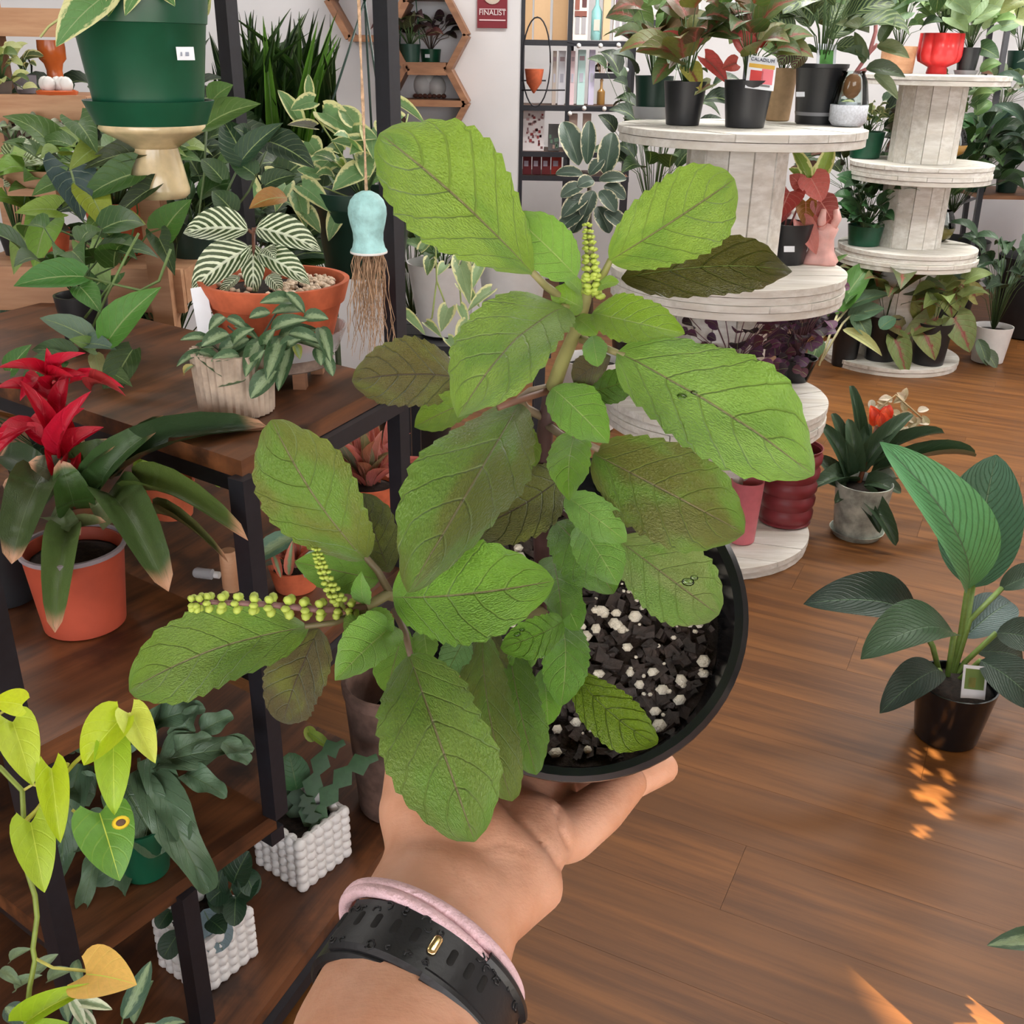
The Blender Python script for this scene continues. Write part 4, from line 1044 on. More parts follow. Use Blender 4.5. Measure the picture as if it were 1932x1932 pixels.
# ================================================================ plants and goods on and round the steel stand
def tbase(px, yb, z, rb):                          # pot whose near bottom edge shows at row yb on a surface of height z
    p = atz(px, yb, z)
    if p.y > YMAX[0] - rb or p.y < 0: p = aty(px, yb, YMAX[0] - rb); p.z = z
    d = V((p.x, p.y, 0)).normalized(); return p + d * rb
YMAX = [99]
def tpot(name, label, px, yb, z, wt, wb, hpx, mat, group=None, cat='potted plant', **kw):
    p = tbase(px, yb, z, 0); k = dep(p) / F; rb = wb / 2 * k; b = tbase(px, yb, z, rb); k = dep(b) / F
    t = thing(name, label, cat, b, group)
    o, s = pot(t, b, wt / 2 * k, wb / 2 * k, hpx * k / .94, mat, **kw)
    return t, s, k, b
def price(t, px, py, z, w, h_, tilt=0.0):
    x = RT * cos(tilt) + UP * sin(tilt); y = V((0, 0, 1)); y = (y - x * y.dot(x)).normalized()
    card('price_label', t, at(px, py, z), x, y, w * z / F, h_ * z / F, .0012, 'tag')
def leaves(t, rows, z, c, mat='leaf', kind='ovate', **kw):
    for q in rows:
        cc = q[5] if len(q) > 5 and q[5] else c; dz = q[6] if len(q) > 6 else 0
        pxleaf(t, kind, q[0], q[1], q[2], q[3], q[4], z + dz + rng.uniform(-.01, .01), z + dz + rng.uniform(-.03, .01), cc, mat, **kw)
def pstem(t, rows, r, c, z, name='stem'):
    m = MB()
    for pts in rows: m.tube([at(p[0], p[1], p[2] if len(p) > 2 else z) for p in pts], r, 6)
    m.build(name, 'stem', t, True, c)
CEIL = 3.1
def hang(t, tops, hook, r, mat, color=None):
    m = MB()
    for p in tops: m.tube([p, hook], r, 5)
    m.tube([hook, V((hook.x, hook.y, CEIL))], r * 1.3, 5)
    m.build('hanger', mat, t, True, color)
# ---- green hanging basket with saucer
Zb = 1.45; k = Zb / F; b = at(284, 212, Zb)
t = thing('hanging_basket', 'bright green plastic hanging basket with a white price label above the cream mushroom', 'potted plant', b, 'green hanging baskets')
hgt = 205 * k
pot(t, b, 123 * k, 98 * k, hgt, 'green_plastic', rim=(54 * k, 2.5 * k), wall=3 * k, soil=.9, seg=40)
saucer(t, b - V((0, 0, 20 * k)), 119 * k, 42 * k, 'green_plastic')
price(t, 350, 101, Zb - 121 * k - .002, 33, 23)
for q, w in ((342, 2.5), (353, 6)):
    card('print', t, at(q, 102, Zb - 121 * k - .0032), RT, UP, w * k, 7 * k, .0006, 'paper', (150, 156, 172))
top = b + V((0, 0, hgt))
hang(t, [top + V((cos(a), sin(a), 0)) * 120 * k for a in (.25, 2.3, 4.5)], top + V((0, 0, .42)), .0016, 'green_plastic')
leaves(t, [(196, -6, 106, 88, 78, None, -.14), (222, -14, 204, 32, 30, None, -.12), (262, -18, 236, 30, 34, None, -.13), (300, 30, 262, -10, 40, None, -.05), (330, 25, 372, -20, 44, None, -.03), (380, 22, 392, -30, 34), (350, 25, 340, -28, 50, None, -.02), (300, -20, 330, 12, 38, None, -.1), (240, 5, 180, -30, 50, None, -.1)], Zb - .02, (92, 138, 78), 'cream', 'heart', bend=.1)
bush(t, b + V((0, 0, hgt * .9)), 85 * k, .07, 16, .075, .05, [(84, 130, 70), (110, 146, 84)], 'heart', 'cream', 11)
pstem(t, [[(190, -10, 1.33), (120, 30, 1.32), (92, 50, 1.32), (76, 70, 1.32)]], .0015, (190, 196, 130), Zb)
# ---- cream glazed mushroom standing on the timber post
b = aty(303, 356, 2.12); k = dep(b) / F
b = V((b.x, 2.12, aty(287, 372, 2.12).z))
t = thing('ceramic_mushroom', 'glossy cream ceramic mushroom with a wide gilled cap standing on a timber post', 'ornament', b)
H = 118 * k
MB().lathe([(46 * k, 0), (53 * k, H * .06), (54 * k, H * .14), (47 * k, H * .45), (40 * k, H * .74), (40 * k, H * .78)], 28, Matrix.Translation(b)).build('stalk', 'cream_glaze', t, 'auto')
MB().lathe([(38 * k, H * .74), (60 * k, H * .86), (92 * k, H * 1.0), (97 * k, H * 1.05), (90 * k, H * 1.18), (60 * k, H * 1.4), (15 * k, H * 1.5)], 48, Matrix.Translation(b), lambda a, z: 1 + (.02 * sin(a * 24) if z < H * 1.03 else 0)).build('cap', 'cream_glaze', t, True)
# ---- aqua ceramic bell with trailing roots on a cord
Zc = 1.5; k = Zc / F; b = at(696, 476, Zc)
t = thing('hanging_bell_planter', 'pale aqua textured ceramic bell hanging on twine with dry roots below', 'ornament', b)
pr = [(31, -2), (34, 0), (34.5, 4), (31, 9), (28, 22), (28.5, 36), (33, 54), (36, 70), (35.5, 82), (31, 95), (22, 105), (10, 111), (2, 112)]
MB().lathe([(x * k, y * k) for x, y in pr], 32, Matrix.Translation(b)).build('bell', 'jelly', t, True)
MB().lathe([(31.5 * k, -2.2 * k), (35 * k, -.6 * k), (35.2 * k, 2 * k), (33.5 * k, 4 * k)], 32, Matrix.Translation(b)).build('rim', 'white', t, True, label='white glazed rim')
m = MB(); tp = b + V((0, 0, 111 * k))
for s in (-1, 1):
    m.tube([tp + V((s * .0012 * cos(i * 1.7), .0012 * sin(i * 1.7), (CEIL - tp.z) * i / 30)) for i in range(31)], .0014, 5)
m.build('cord', 'twine', t)
m = MB(); r = random.Random(9)
for i in range(90):
    a, q = r.uniform(0, 6.3), math.sqrt(r.random()) * 28 * k; p = b + V((q * cos(a), q * sin(a), 0)); pts = [p]; n = r.randint(4, 9)
    dr = V((r.uniform(-.3, .1), r.uniform(-.3, .3), -1))
    for j in range(n):
        p = p + V((dr.x * .006 + r.uniform(-.006, .006), dr.y * .006 + r.uniform(-.006, .006), -r.uniform(.012, .024))); pts.append(p)
    m.tube(pts, [r.uniform(.0006, .0013) * (1 - .6 * j / n) for j in range(n + 1)], 4, False)
tag(m.build('roots', 'root', t), 'tangled dry tan roots', kind='stuff')
# ---- variegated trailing plant in a dark green hanging pot
Zp = 1.95; k = Zp / F; b = at(690, 515, Zp)
t = thing('trailing_plant', 'cream-edged trailing plant in a dark green hanging pot behind the aqua bell', 'potted plant', b, 'green hanging baskets')
hgt = 150 * k
pot(t, b, 90 * k, 72 * k, hgt, 'dark_green_plastic', rim=(28 * k, 2 * k), soil=.9)
top = b + V((0, 0, hgt)); hk = at(688, 2, Zp)
hang(t, [at(608, 250, Zp - .03), at(742, 360, Zp), at(706, 330, Zp + .1)], hk, .0024, 'dark_green_plastic')
pal = (112, 150, 98)
vl = [(584, 178, 582, 140, 20), (562, 224, 524, 170, 30), (592, 192, 548, 208, 36), (613, 213, 676, 262, 52), (608, 216, 650, 264, 40), (662, 256, 712, 262, 48), (706, 284, 624, 266, 42), (583, 268, 604, 304, 42), (630, 298, 588, 338, 46), (640, 304, 654, 324, 18, (130, 160, 40)),
      (690, 298, 692, 342, 46), (682, 324, 627, 360, 48), (570, 352, 626, 402, 46), (560, 366, 578, 430, 38), (756, 226, 710, 224, 30), (752, 196, 802, 234, 22), (592, 240, 542, 236, 22, (120, 120, 116)), (470, 376, 450, 308, 54), (500, 330, 540, 362, 40), (668, 232, 640, 200, 40), (700, 245, 704, 300, 44), (720, 232, 735, 270, 36), (600, 330, 560, 320, 34), (540, 350, 520, 400, 36), (575, 400, 605, 440, 34), (640, 400, 620, 455, 36)]
leaves(t, vl, Zp - .10, pal, 'cream', 'heart', bend=.1)
vl2 = [(868, 500, 886, 574, 38), (905, 504, 892, 544, 24), (925, 550, 882, 588, 24), (846, 582, 832, 626, 34), (764, 592, 802, 632, 20), (806, 612, 834, 638, 18), (868, 578, 882, 614, 20), (884, 612, 866, 662, 40), (800, 444, 842, 480, 22), (812, 490, 806, 520, 26, (80, 110, 60)), (840, 500, 826, 520, 22), (862, 486, 858, 512, 18), (796, 470, 826, 440, 20), (905, 470, 890, 500, 22), (870, 540, 905, 580, 24), (845, 640, 868, 668, 22)]
leaves(t, vl2, Zp - .08, (136, 164, 118), 'cream', 'heart', bend=.1)
pstem(t, [[(740, 380), (790, 420), (822, 470), (824, 530), (842, 578)], [(824, 530), (815, 600), (800, 612)], [(780, 400), (856, 452), (866, 520), (872, 600), (870, 650)], [(690, 380), (650, 300), (600, 225), (585, 180)], [(700, 380), (690, 300), (740, 232)], [(680, 380), (600, 350), (560, 300)], [(750, 380), (760, 260), (770, 215)]], .0016, (170, 186, 110), Zp - .06)
bush(t, b + V((0, 0, hgt * .9)), 80 * k, .10, 14, .055, .042, [pal, (90, 126, 76)], 'heart', 'cream', 12)
# ---- zebra plant in a wide terracotta bowl with pebbles, on a small slatted pot stand
b = aty(527, 648, 1.62); k = dep(b) / F
st = thing('pot_stand', 'low round grey wooden pot stand under the terracotta bowl', 'pot stand', V((b.x, b.y, Z1)))
MB().lathe([(96 * k, -.030), (99 * k, -.028), (99 * k, -.012), (96 * k, -.010)], 30, Matrix.Translation(b)).build('top', wood('grey_wood', (104, 86, 76), (142, 122, 108), (92, 76, 68), (4, 40, 40), .7), st, 'auto')
for a in (.6, 2.2, 3.7, 5.4):
    p = b + V((cos(a), sin(a), 0)) * 74 * k; MB().beam((p.x, p.y, Z1), (p.x, p.y, b.z - .028), .02, .02).build('leg', 'hexwood', st, False)
t = thing('zebra_plant', 'zebra plant with white-striped leaves in a wide terracotta bowl of pebbles', 'potted plant', b)
pot(t, b, 131 * k, 98 * k, 122 * k, 'terracotta', rim=(40 * k, 6 * k), wall=.008, soil=.86, seg=48)
saucer(t, b - V((0, 0, .009)), 128 * k, 44 * k, 'clear_plastic')
sp = b + V((0, 0, 108 * k)); m = MB(); r = random.Random(4)
for i in range(130):
    a, q = r.uniform(-1.5, 1.0) if r.random() < .8 else r.uniform(0, 6.3), math.sqrt(r.random()) * 108 * k
    s = r.uniform(.004, .0078); kk = len(m.v); m.ball((0, 0, 0), (s, s * .8, s * .65), 6, 4, Matrix.Rotation(r.uniform(0, 6), 4, 'Z'))
    for j in range(kk, len(m.v)): m.v[j] = m.v[j] + sp + V((q * cos(a), q * sin(a), .002 + .004 * r.random()))
tag(m.build('pebbles', plain('cream_pebbles', (222, 198, 174), .7, var=.25, scale=60), t), 'cream pebbles', kind='stuff')
Zz = dep(b) - .07
zl = [(468, 434, 346, 440, 72), (484, 430, 606, 474, 68), (472, 468, 362, 548, 74), (478, 462, 478, 562, 46), (488, 478, 585, 537, 56), (505, 520, 532, 552, 32), (452, 522, 412, 560, 22), (500, 468, 520, 490, 30)]
leaves(t, zl, Zz, (62, 84, 44), 'zebra', 'ovate', bend=.1, nl=14, nw=6)
leaves(t, [(542, 374, 470, 394, 40, (158, 112, 58))], Zz, (150, 110, 60), 'leaf', 'ovate', bend=.2)
pstem(t, [[(482, 560, Zz + .05), (479, 500, Zz), (478, 430, Zz)], [(478, 440), (468, 434)], [(478, 436), (486, 430)]], .003, (110, 70, 52), Zz)
x = RT * .98 + UP * .17; 
card('plant_tag', t, at(382, 586, Zz - .03), x, UP - x * UP.dot(x), 30 * Zz / F, 88 * Zz / F, .0015, 'tag')
# ---- dark green pot behind the zebra plant
t, s, k, b = tpot('potted_foliage', 'dark green plastic pot of deep green leaves behind the zebra plant', 378, 545, .96, 96, 74, 110, 'dark_green_plastic')
bush(t, s, .06, .12, 9, .10, .06, [(52, 84, 44), (66, 104, 48)], 'ovate', 'leaf_dark', 5)
leaves(t, [(390, 236, 492, 196, 58, (80, 116, 50)), (462, 304, 420, 226, 74, (42, 70, 48)), (455, 304, 534, 232, 46, (44, 74, 52)), (510, 268, 594, 318, 64, (38, 60, 42)), (400, 190, 440, 160, 50, (84, 120, 56)), (480, 330, 430, 300, 50, (50, 78, 46)), (500, 350, 560, 330, 44, (46, 70, 44)), (420, 340, 380, 300, 44, (56, 84, 48)), (440, 400, 400, 360, 50, (50, 78, 44)), (470, 260, 440, 240, 40, (44, 66, 44))], 1.66, (54, 84, 48), 'leaf', 'spade')
pstem(t, [[(378, 450), (420, 380), (455, 304)], [(400, 450), (470, 360), (510, 268)], [(370, 450), (385, 330), (390, 236)]], .002, (84, 104, 60), 1.7)
# ---- silver-leaved vine in a ribbed stoneware pot
M['stoneware'] = plain('grey_stoneware', (176, 158, 140), .8, var=.25, scale=30, bump=.3)
t, s, k, b = tpot('silver_vine', 'silvery green trailing vine in a ribbed grey stoneware pot', 450, 795, Z1, 150, 136, 112, 'stoneware', seg=160, wob=lambda a, z: 1 + .03 * sin(a * 32), wall=.007)
Zs = dep(b) - .06
sl = [(555, 570, 490, 572, 30), (540, 552, 575, 592, 22), (512, 624, 582, 604, 30), (572, 600, 620, 602, 30), (545, 630, 610, 650, 28), (604, 618, 624, 684, 30), (534, 636, 503, 718, 36), (492, 642, 463, 712, 34), (470, 640, 412, 668, 38), (432, 630, 380, 654, 34), (396, 640, 340, 642, 20), (424, 598, 394, 624, 24), (428, 600, 468, 624, 22), (452, 672, 398, 682, 26), (374, 664, 428, 716, 34), (464, 716, 404, 730, 28), (522, 700, 473, 752, 42), (558, 650, 566, 678, 18, (150, 160, 70)), (382, 664, 333, 692, 18), (366, 690, 348, 708, 16, (196, 190, 120)), (600, 655, 606, 690, 26), (510, 590, 470, 600, 24), (530, 660, 570, 640, 28), (500, 660, 520, 620, 28), (440, 650, 480, 620, 26), (480, 700, 500, 660, 26)]
leaves(t, sl + [(q[0] + 14, q[1] + 16, q[2] + 22, q[3] + 20, q[4] * .9, None, .03) for q in sl[::2] if q[1] < 660], Zs, (64, 94, 62), 'silver', 'lance', bend=.12, fold=.25)
pstem(t, [[(450, 690), (500, 640), (545, 600), (575, 600)], [(450, 690), (470, 650), (430, 615)], [(450, 690), (400, 650), (380, 655)], [(470, 690), (478, 740), (476, 800)], [(460, 690), (530, 650), (604, 620)], [(460, 690), (540, 560)]], .0016, (70, 74, 56), Zs + .02)
# ---- red bromeliad in a terracotta-coloured plastic pot
M['grey_rim'] = plain('grey_plastic_rim', (150, 140, 146), .5)
t, s, k, b = tpot('red_bromeliad', 'red-bracted bromeliad with strap leaves in a terracotta-coloured plastic pot', 168, 1208, Z2, 178, 146, 150, 'terracotta_plastic', wall=.004, soil=.9, seg=36)
o = MB().lathe([(88.5 * k, 156 * k), (93 * k, 157 * k), (93 * k, 165 * k), (87 * k, 165 * k), (87 * k, 157 * k), (88.5 * k, 156 * k)], 36, Matrix.Translation(b), cap=False).build('rim', 'grey_rim', t, 'auto', label='grey rim')
Zr = dep(b) - .01
bl = [(85, 890, 22, 1064, 80, (66, 84, 48), -.10), (128, 1000, 104, 1194, 62, (92, 112, 62), -.12), (205, 930, 318, 1116, 84, (70, 92, 50), -.11), (250, 930, 468, 1020, 50, (78, 96, 46), -.10), (290, 970, 432, 1064, 18, (96, 100, 60), -.08), (180, 940, 302, 804, 64, (58, 84, 44), -.03), (210, 905, 512, 812, 56, (48, 68, 42), .02), (160, 900, 222, 836, 58, (64, 88, 46), -.05), (130, 920, 54, 872, 66, (84, 88, 66), -.06), (140, 960, 112, 868, 70, (62, 96, 42), -.06), (95, 975, 152, 1010, 48, (104, 122, 80), -.03), (205, 990, 170, 940, 40, (112, 128, 84), -.02), (80, 960, 10, 905, 70, (70, 84, 54), -.02), (150, 1010, 200, 985, 34, (120, 130, 84), -.04), (175, 930, 240, 870, 50, (64, 90, 46), -.02), (90, 920, 0, 860, 64, (50, 70, 44), .06), (215, 900, 320, 790, 40, (56, 78, 46), .06)]
for q in bl: pxleaf(t, 'strap', q[0], q[1], q[2], q[3], q[4], Zr + .01 + q[6] * .3, Zr + q[6], q[5], 'brom', bend=.2, fold=.28)
rl = [(98, 705, 88, 656, 26), (92, 716, -4, 694, 28), (78, 742, -6, 732, 28), (78, 716, 38, 756, 28), (106, 716, 162, 666, 28), (112, 732, 164, 708, 30), (132, 724, 234, 732, 26), (172, 738, 238, 748, 22, (170, 60, 60)), (112, 762, 58, 728, 30), (74, 800, -8, 834, 36), (68, 796, -20, 880, 34), (112, 802, 58, 788, 38), (118, 860, 172, 738, 38), (128, 872, 196, 806, 46), (102, 832, 38, 718, 34), (112, 780, 130, 700, 34), (104, 740, 140, 712, 30), (130, 820, 160, 770, 34), (90, 840, 40, 800, 36), (110, 720, 110, 680, 22)]
for q in rl: pxleaf(t, 'lance', q[0], q[1], q[2], q[3], q[4], Zr - .03, Zr - .06 + rng.uniform(-.03, .03), q[5] if len(q) > 5 else rng.choice(((188, 16, 44), (204, 30, 60), (170, 14, 38))), 'bract', bend=.2, fold=.3, name='bract')
pxleaf(t, 'ell', 128, 930, 112, 770, 62, Zr - .02, Zr - .03, (178, 20, 34), 'bract', bend=.0, fold=.4, name='bract')
pstem(t, [[(140, 960), (122, 860), (102, 720)]], [.016, .013, .006], (184, 26, 40), Zr)
t, s, k, b = tpot('black_pot', 'plain black nursery pot of soil beside the terracotta-coloured bromeliad pot', 20, 1150, Z2, 130, 104, 140, 'black_plastic', None, 'pot')
# ---- yellowish-leaved plant just behind the bromeliad, and small goods on the tier
t, s, k, b = tpot('potted_foliage', 'lime-splashed broad leaved plant in a brown pot between bromeliad and steel post', 330, 985, Z2, 90, 70, 66, 'terracotta')
leaves(t, [(280, 935, 336, 838, 74), (300, 930, 262, 850, 60), (420, 880, 385, 850, 26, (190, 190, 110)), (415, 920, 392, 872, 22), (560, 800, 480, 830, 30, (90, 120, 96)), (480, 900, 395, 912, 40, (84, 110, 96))], dep(b) - .02, (148, 178, 62), 'leaf', 'ovate')
p = atz(438, 1112, Z2); t = thing('wooden_peg', 'short tan wooden peg standing beside the black steel post', 'peg', p)
MB().lathe([(.0125, 0), (.0135, .004), (.0135, .062), (.011, .066)], 16, Matrix.Translation(p)).build('peg', 'timber', t, 'auto')
p = atz(388, 1092, Z2) + V((0, 0, .009)); t = thing('glass_vial', 'small clear glass vial lying on the dark board', 'vial', p)
q = (RT * .86 - UP * .42); q.z = 0; q = q.normalized().to_track_quat('Z', 'Y').to_matrix().to_4x4()
MB().lathe([(.006, -.018), (.0085, -.015), (.0085, .012), (.004, .016), (.004, .02)], 14, Matrix.Translation(p) @ q).build('body', 'clear_plastic', t, 'auto')
MB().lathe([(.0055, .016), (.0055, .024)], 12, Matrix.Translation(p) @ q).build('stopper', 'white', t, 'auto')
# ---- pink-leaved plants on the tier under the top board
t, s, k, b = tpot('pink_plant', 'dusty pink pointed-leaf plant in a brown pot by the tall steel post', 700, 985, .615, 110, 84, 60, 'terracotta')
r = random.Random(8)
rosette(t, s, 16, .12, .03, [(190, 104, 98), (160, 84, 74), (206, 128, 120), (150, 96, 74), (120, 116, 84)], 'lance', 'pinkred', 8, 25, 85, .1)
for x0, y0, x1, y1 in ((690, 880, 652, 800), (712, 870, 700, 780), (735, 860, 732, 790), (672, 900, 632, 822), (760, 880, 768, 812), (690, 920, 640, 860), (735, 900, 712, 830), (712, 920, 668, 850)):
    pxleaf(t, 'lance', x0, y0, x1, y1, 24, dep(b), dep(b) - .03, rng.choice(((196, 112, 104), (170, 92, 82), (216, 150, 138))), 'pinkred', fold=.3)
t, s, k, b = tpot('pink_plant', 'low pink rosette with orange-tipped fingers in a small brown pot', 560, 1125, .615, 96, 76, 44, 'terracotta')
rosette(t, s, 14, .07, .02, [(206, 120, 104), (176, 92, 80), (190, 140, 130), (124, 140, 120)], 'lance', 'pinkred', 14, 10, 80, .1)
leaves(t, [(560, 1010, 470, 1066, 44, (96, 128, 106)), (600, 1040, 575, 1090, 34, (120, 150, 126)), (545, 1085, 552, 1020, 20, (200, 116, 98)), (530, 1090, 510, 1030, 16, (196, 104, 84))], dep(b) - .06, (110, 140, 110), 'silver', 'lance')
# ---- lime heart-leaf vine hanging in front of the stand
Zn = .92
t = thing('lime_vine', 'trailing vine with bright lime heart-shaped leaves and one yellow leaf', 'potted plant', at(-120, 1380, Zn))
bb = at(-175, 1470, Zn); pot(t, bb, .07, .055, .11, 'white'); 
pstem(t, [[(-150, 1400), (-60, 1420), (0, 1448), (42, 1492), (46, 1580), (50, 1640), (66, 1690), (70, 1730), (62, 1790), (66, 1812), (56, 1862), (50, 1920), (46, 1990)]], .0023, (132, 150, 62), Zn)
pstem(t, [[(24, 1570), (60, 1540), (98, 1490), (140, 1440), (200, 1385), (226, 1360)], [(24, 1570), (78, 1520), (110, 1478), (128, 1440)]], .0020, (176, 178, 60), Zn)
pstem(t, [[(-20, 1360), (10, 1340), (38, 1328)], [(-20, 1386), (10, 1368), (27, 1364)], [(46, 1490), (62, 1480), (84, 1486)], [(136, 1528), (150, 1538), (166, 1546)], [(66, 1808), (100, 1826), (165, 1832)], [(56, 1545), (48, 1560), (60, 1556)], [(200, 1385), (214, 1400), (220, 1406)], [(226, 1360), (240, 1350), (246, 1346)], [(100, 1486), (98, 1470), (97, 1452)]], .0014, (196, 190, 96), Zn)
nl_ = [(42, 1330, -16, 1324, 56, (196, 214, 20)), (24, 1362, 62, 1482, 76, (186, 208, 62)), (230, 1354, 158, 1444, 80, (182, 204, 40)), (214, 1404, 216, 1538, 66, (164, 200, 56)), (246, 1346, 293, 1440, 60, (202, 214, 84)), (97, 1450, 114, 1590, 58, (180, 204, 36)), (58, 1552, 84, 1684, 76, (172, 202, 54)), (188, 1534, 226, 1662, 108, (104, 156, 58)), (162, 1838, 258, 1858, 102, (240, 196, 104)), (52, 1928, 192, 1856, 52, (154, 186, 36)), (60, 1960, 130, 1930, 50, (150, 186, 40))]
for i, q in enumerate(nl_):
    pxleaf(t, 'heart', *q[:5], Zn - .01, Zn - .02, q[5], 'neon', bend=.1, fold=.2 if i not in (2,) else .45, jit=.03, nl=14, nw=8)
m = MB(); p = at(228, 1552, Zn - .03); qq = (CAM - p).normalized().to_track_quat('Z', 'Y').to_matrix().to_4x4()
o = MB().ball(p, (.0075, .0058, .0004), 14, 4, qq).build('leaf_spot', 'objmatte', t, True, (226, 196, 40)); o['label'] = 'yellow ring of the leaf spot'
o = MB().ball(p + (CAM - p).normalized() * .0005, (.0042, .003, .0004), 12, 4, qq).build('leaf_spot', 'objmatte', t, True, (96, 72, 52)); o['label'] = 'brown centre of the leaf spot'
# ---- leathery grey-green plant in a green pot on the third tier
t, s, k, b = tpot('leathery_plant', 'wavy leathery dark grey-green plant in a green pot on the lower board', 282, 1668, Z3, 110, 84, 110, 'green_plastic')
Zl = dep(b) - .03
ll = [(262, 1450, 394, 1684, 78), (225, 1470, 304, 1612, 104), (300, 1440, 480, 1412, 66), (228, 1630, 194, 1742, 66), (184, 1610, 154, 1724, 34), (236, 1390, 332, 1352, 64), (350, 1460, 428, 1504, 46), (150, 1440, 112, 1650, 66), (300, 1360, 388, 1338, 50), (280, 1430, 350, 1590, 60), (200, 1420, 130, 1390, 50), (250, 1420, 200, 1330, 56), (270, 1400, 300, 1320, 50), (330, 1420, 400, 1390, 40), (180, 1500, 60, 1470, 60), (210, 1540, 140, 1600, 56), (380, 1380, 440, 1350, 44), (340, 1400, 372, 1330, 44), (420, 1400, 470, 1440, 36), (140, 1400, 60, 1420, 56), (100, 1440, 30, 1500, 56)]
leaves(t, ll, Zl, (90, 116, 90), 'leaf_dark', 'strap', bend=.12, wave=.14, nl=14, nw=6)
pstem(t, [[(282, 1560), (262, 1450), (262, 1430)], [(282, 1560), (225, 1480)], [(282, 1560), (300, 1440)], [(270, 1570), (232, 1628)]], .0025, (70, 84, 56), Zl)
# ---- white bobble pots on the bottom board
def bobble_pot(nc, rc, lc, z, rows, label, name):
    n = atz(*nc, z); a = atz(*rc, z); l = atz(*lc, z)
    rd = (a - n).normalized(); s = (a - n).length; ld = V((-rd.y, rd.x, 0)); 
    if ld.dot(l - n) < 0: ld = -ld
    h_ = s * .88; c = n + rd * s / 2 + ld * s / 2
    t = thing(name, label, 'potted plant', V((c.x, c.y, z)), 'white bobble pots')
    nb = 6; d = s / nb; R = d * .56; h_ = d * .86 * rows
    m = MB()
    ins = d * .42
    def wallbox(p, q):
        pd_ = (q - p).normalized(); m.beam(p + V((0, 0, h_ / 2 + .002)), q + V((0, 0, h_ / 2 + .002)), h_, .006, side=(0, 0, 1))
    cs = [n + rd * ins + ld * ins, n + rd * (s - ins) + ld * ins, n + rd * (s - ins) + ld * (s - ins), n + rd * ins + ld * (s - ins)]
    for i in range(4): wallbox(cs[i], cs[(i + 1) % 4])
    prism(m, cs, z + .001, z + .006)
    m.build('pot', 'white', t, False)
    sm = MB(); prism(sm, cs, z + .01, z + h_ * .82); sm.build('soil', 'soil', t, False)
    bm_ = MB().ball((0, 0, 0), R, 10, 7); me = bpy.data.meshes.new('bobble'); me.from_pydata(bm_.v, [], bm_.f); me.shade_smooth(); me.materials.append(M['white'])
    pts = []
    for i in range(nb):
        u = d * (i + .5); e = d * .5
        pts += [n + rd * u + ld * e, n + rd * u + ld * (s - e)]
        if 0 < i < nb - 1: pts += [n + ld * u + rd * e, n + ld * u + rd * (s - e)]
    for j in range(rows):
        for p in pts:
            o = bpy.data.objects.new('bobble', me); col.objects.link(o); o.parent = t
            o.location = p + V((0, 0, z + d * (.45 + .86 * j) - p.z)) - V((c.x, c.y, z))
    return t, V((c.x, c.y, z + h_ * .82)), h_
t, s, h_ = bobble_pot((572, 1690), (668, 1612), (488, 1640), Z4, 6, 'white bobble-textured square pot with fishbone cactus standing beside the wrist', 'bobble_pot')
Zq = dep(s) - .02
def fish(pts, w, c, zz):
    p = [at(x, y, zz) for x, y in pts]; n = 9
    for i in range(len(p) - 1):
        pass
    L = [p[0].lerp(p[1], 0)]
    path = []
    for i in range(n + 1):
        f = i / n * (len(p) - 1); kk = min(int(f), len(p) - 2); path.append(p[kk].lerp(p[kk + 1], f - kk))
    m = MB(); up = (CAM - path[0]).normalized()
    for i, q in enumerate(path):
        tdir = (path[min(i + 1, n)] - path[max(i - 1, 0)]).normalized(); sd_ = tdir.cross(up).normalized()
        ww = w * zz / F * (.5 if i % 2 else .16) * (1 if i < n else .3)
        m.v += [q - sd_ * ww + up * .002, q + up * .0035, q + sd_ * ww + up * .002, q - up * .0012]
    for i in range(n):
        for j in range(4): m.f.append((i * 4 + j, i * 4 + (j + 1) % 4, i * 4 + 4 + (j + 1) % 4, i * 4 + 4 + j))
    m.f += [(0, 1, 2, 3), tuple(n * 4 + j for j in (3, 2, 1, 0))]
    m.build('stem_segment', 'stem', t, 'auto', c)
fish([(590, 1560), (620, 1500), (660, 1450), (712, 1428)], 44, (56, 92, 56), Zq)
fish([(580, 1560), (590, 1480), (612, 1420), (650, 1400)], 40, (50, 84, 50), Zq)
fish([(560, 1550), (560, 1480), (555, 1430)], 40, (46, 76, 46), Zq + .03)
fish([(600, 1570), (586, 1530), (570, 1500)], 34, (40, 66, 42), Zq - .01)
fish([(570, 1560), (540, 1500), (520, 1450)], 36, (42, 72, 44), Zq + .04)
leaves(t, [(560, 1490, 545, 1420, 60, (52, 92, 54)), (590, 1400, 580, 1370, 24, (160, 180, 80)), (620, 1410, 580, 1380, 20, (130, 160, 60))], Zq + .03, (50, 90, 54), 'leaf_dark', 'round')
t, s, h_ = bobble_pot((384, 1890), (492, 1800), (276, 1806), Z4, 6, 'white bobble-textured square pot with round dark leaves behind the short steel leg', 'bobble_pot')
Zq = dep(s) - .04
leaves(t, [(440, 1668, 470, 1606, 58), (446, 1694, 488, 1650, 56), (430, 1672, 394, 1702, 50), (445, 1690, 442, 1748, 44), (384, 1716, 420, 1794, 66, (120, 140, 150)), (340, 1756, 308, 1808, 46), (322, 1716, 298, 1752, 34), (420, 1640, 410, 1690, 40), (400, 1680, 430, 1720, 46), (360, 1700, 330, 1740, 40), (395, 1735, 425, 1760, 40), (460, 1640, 480, 1690, 44)], Zq, (38, 66, 46), 'leaf_dark', 'round', bend=.1)
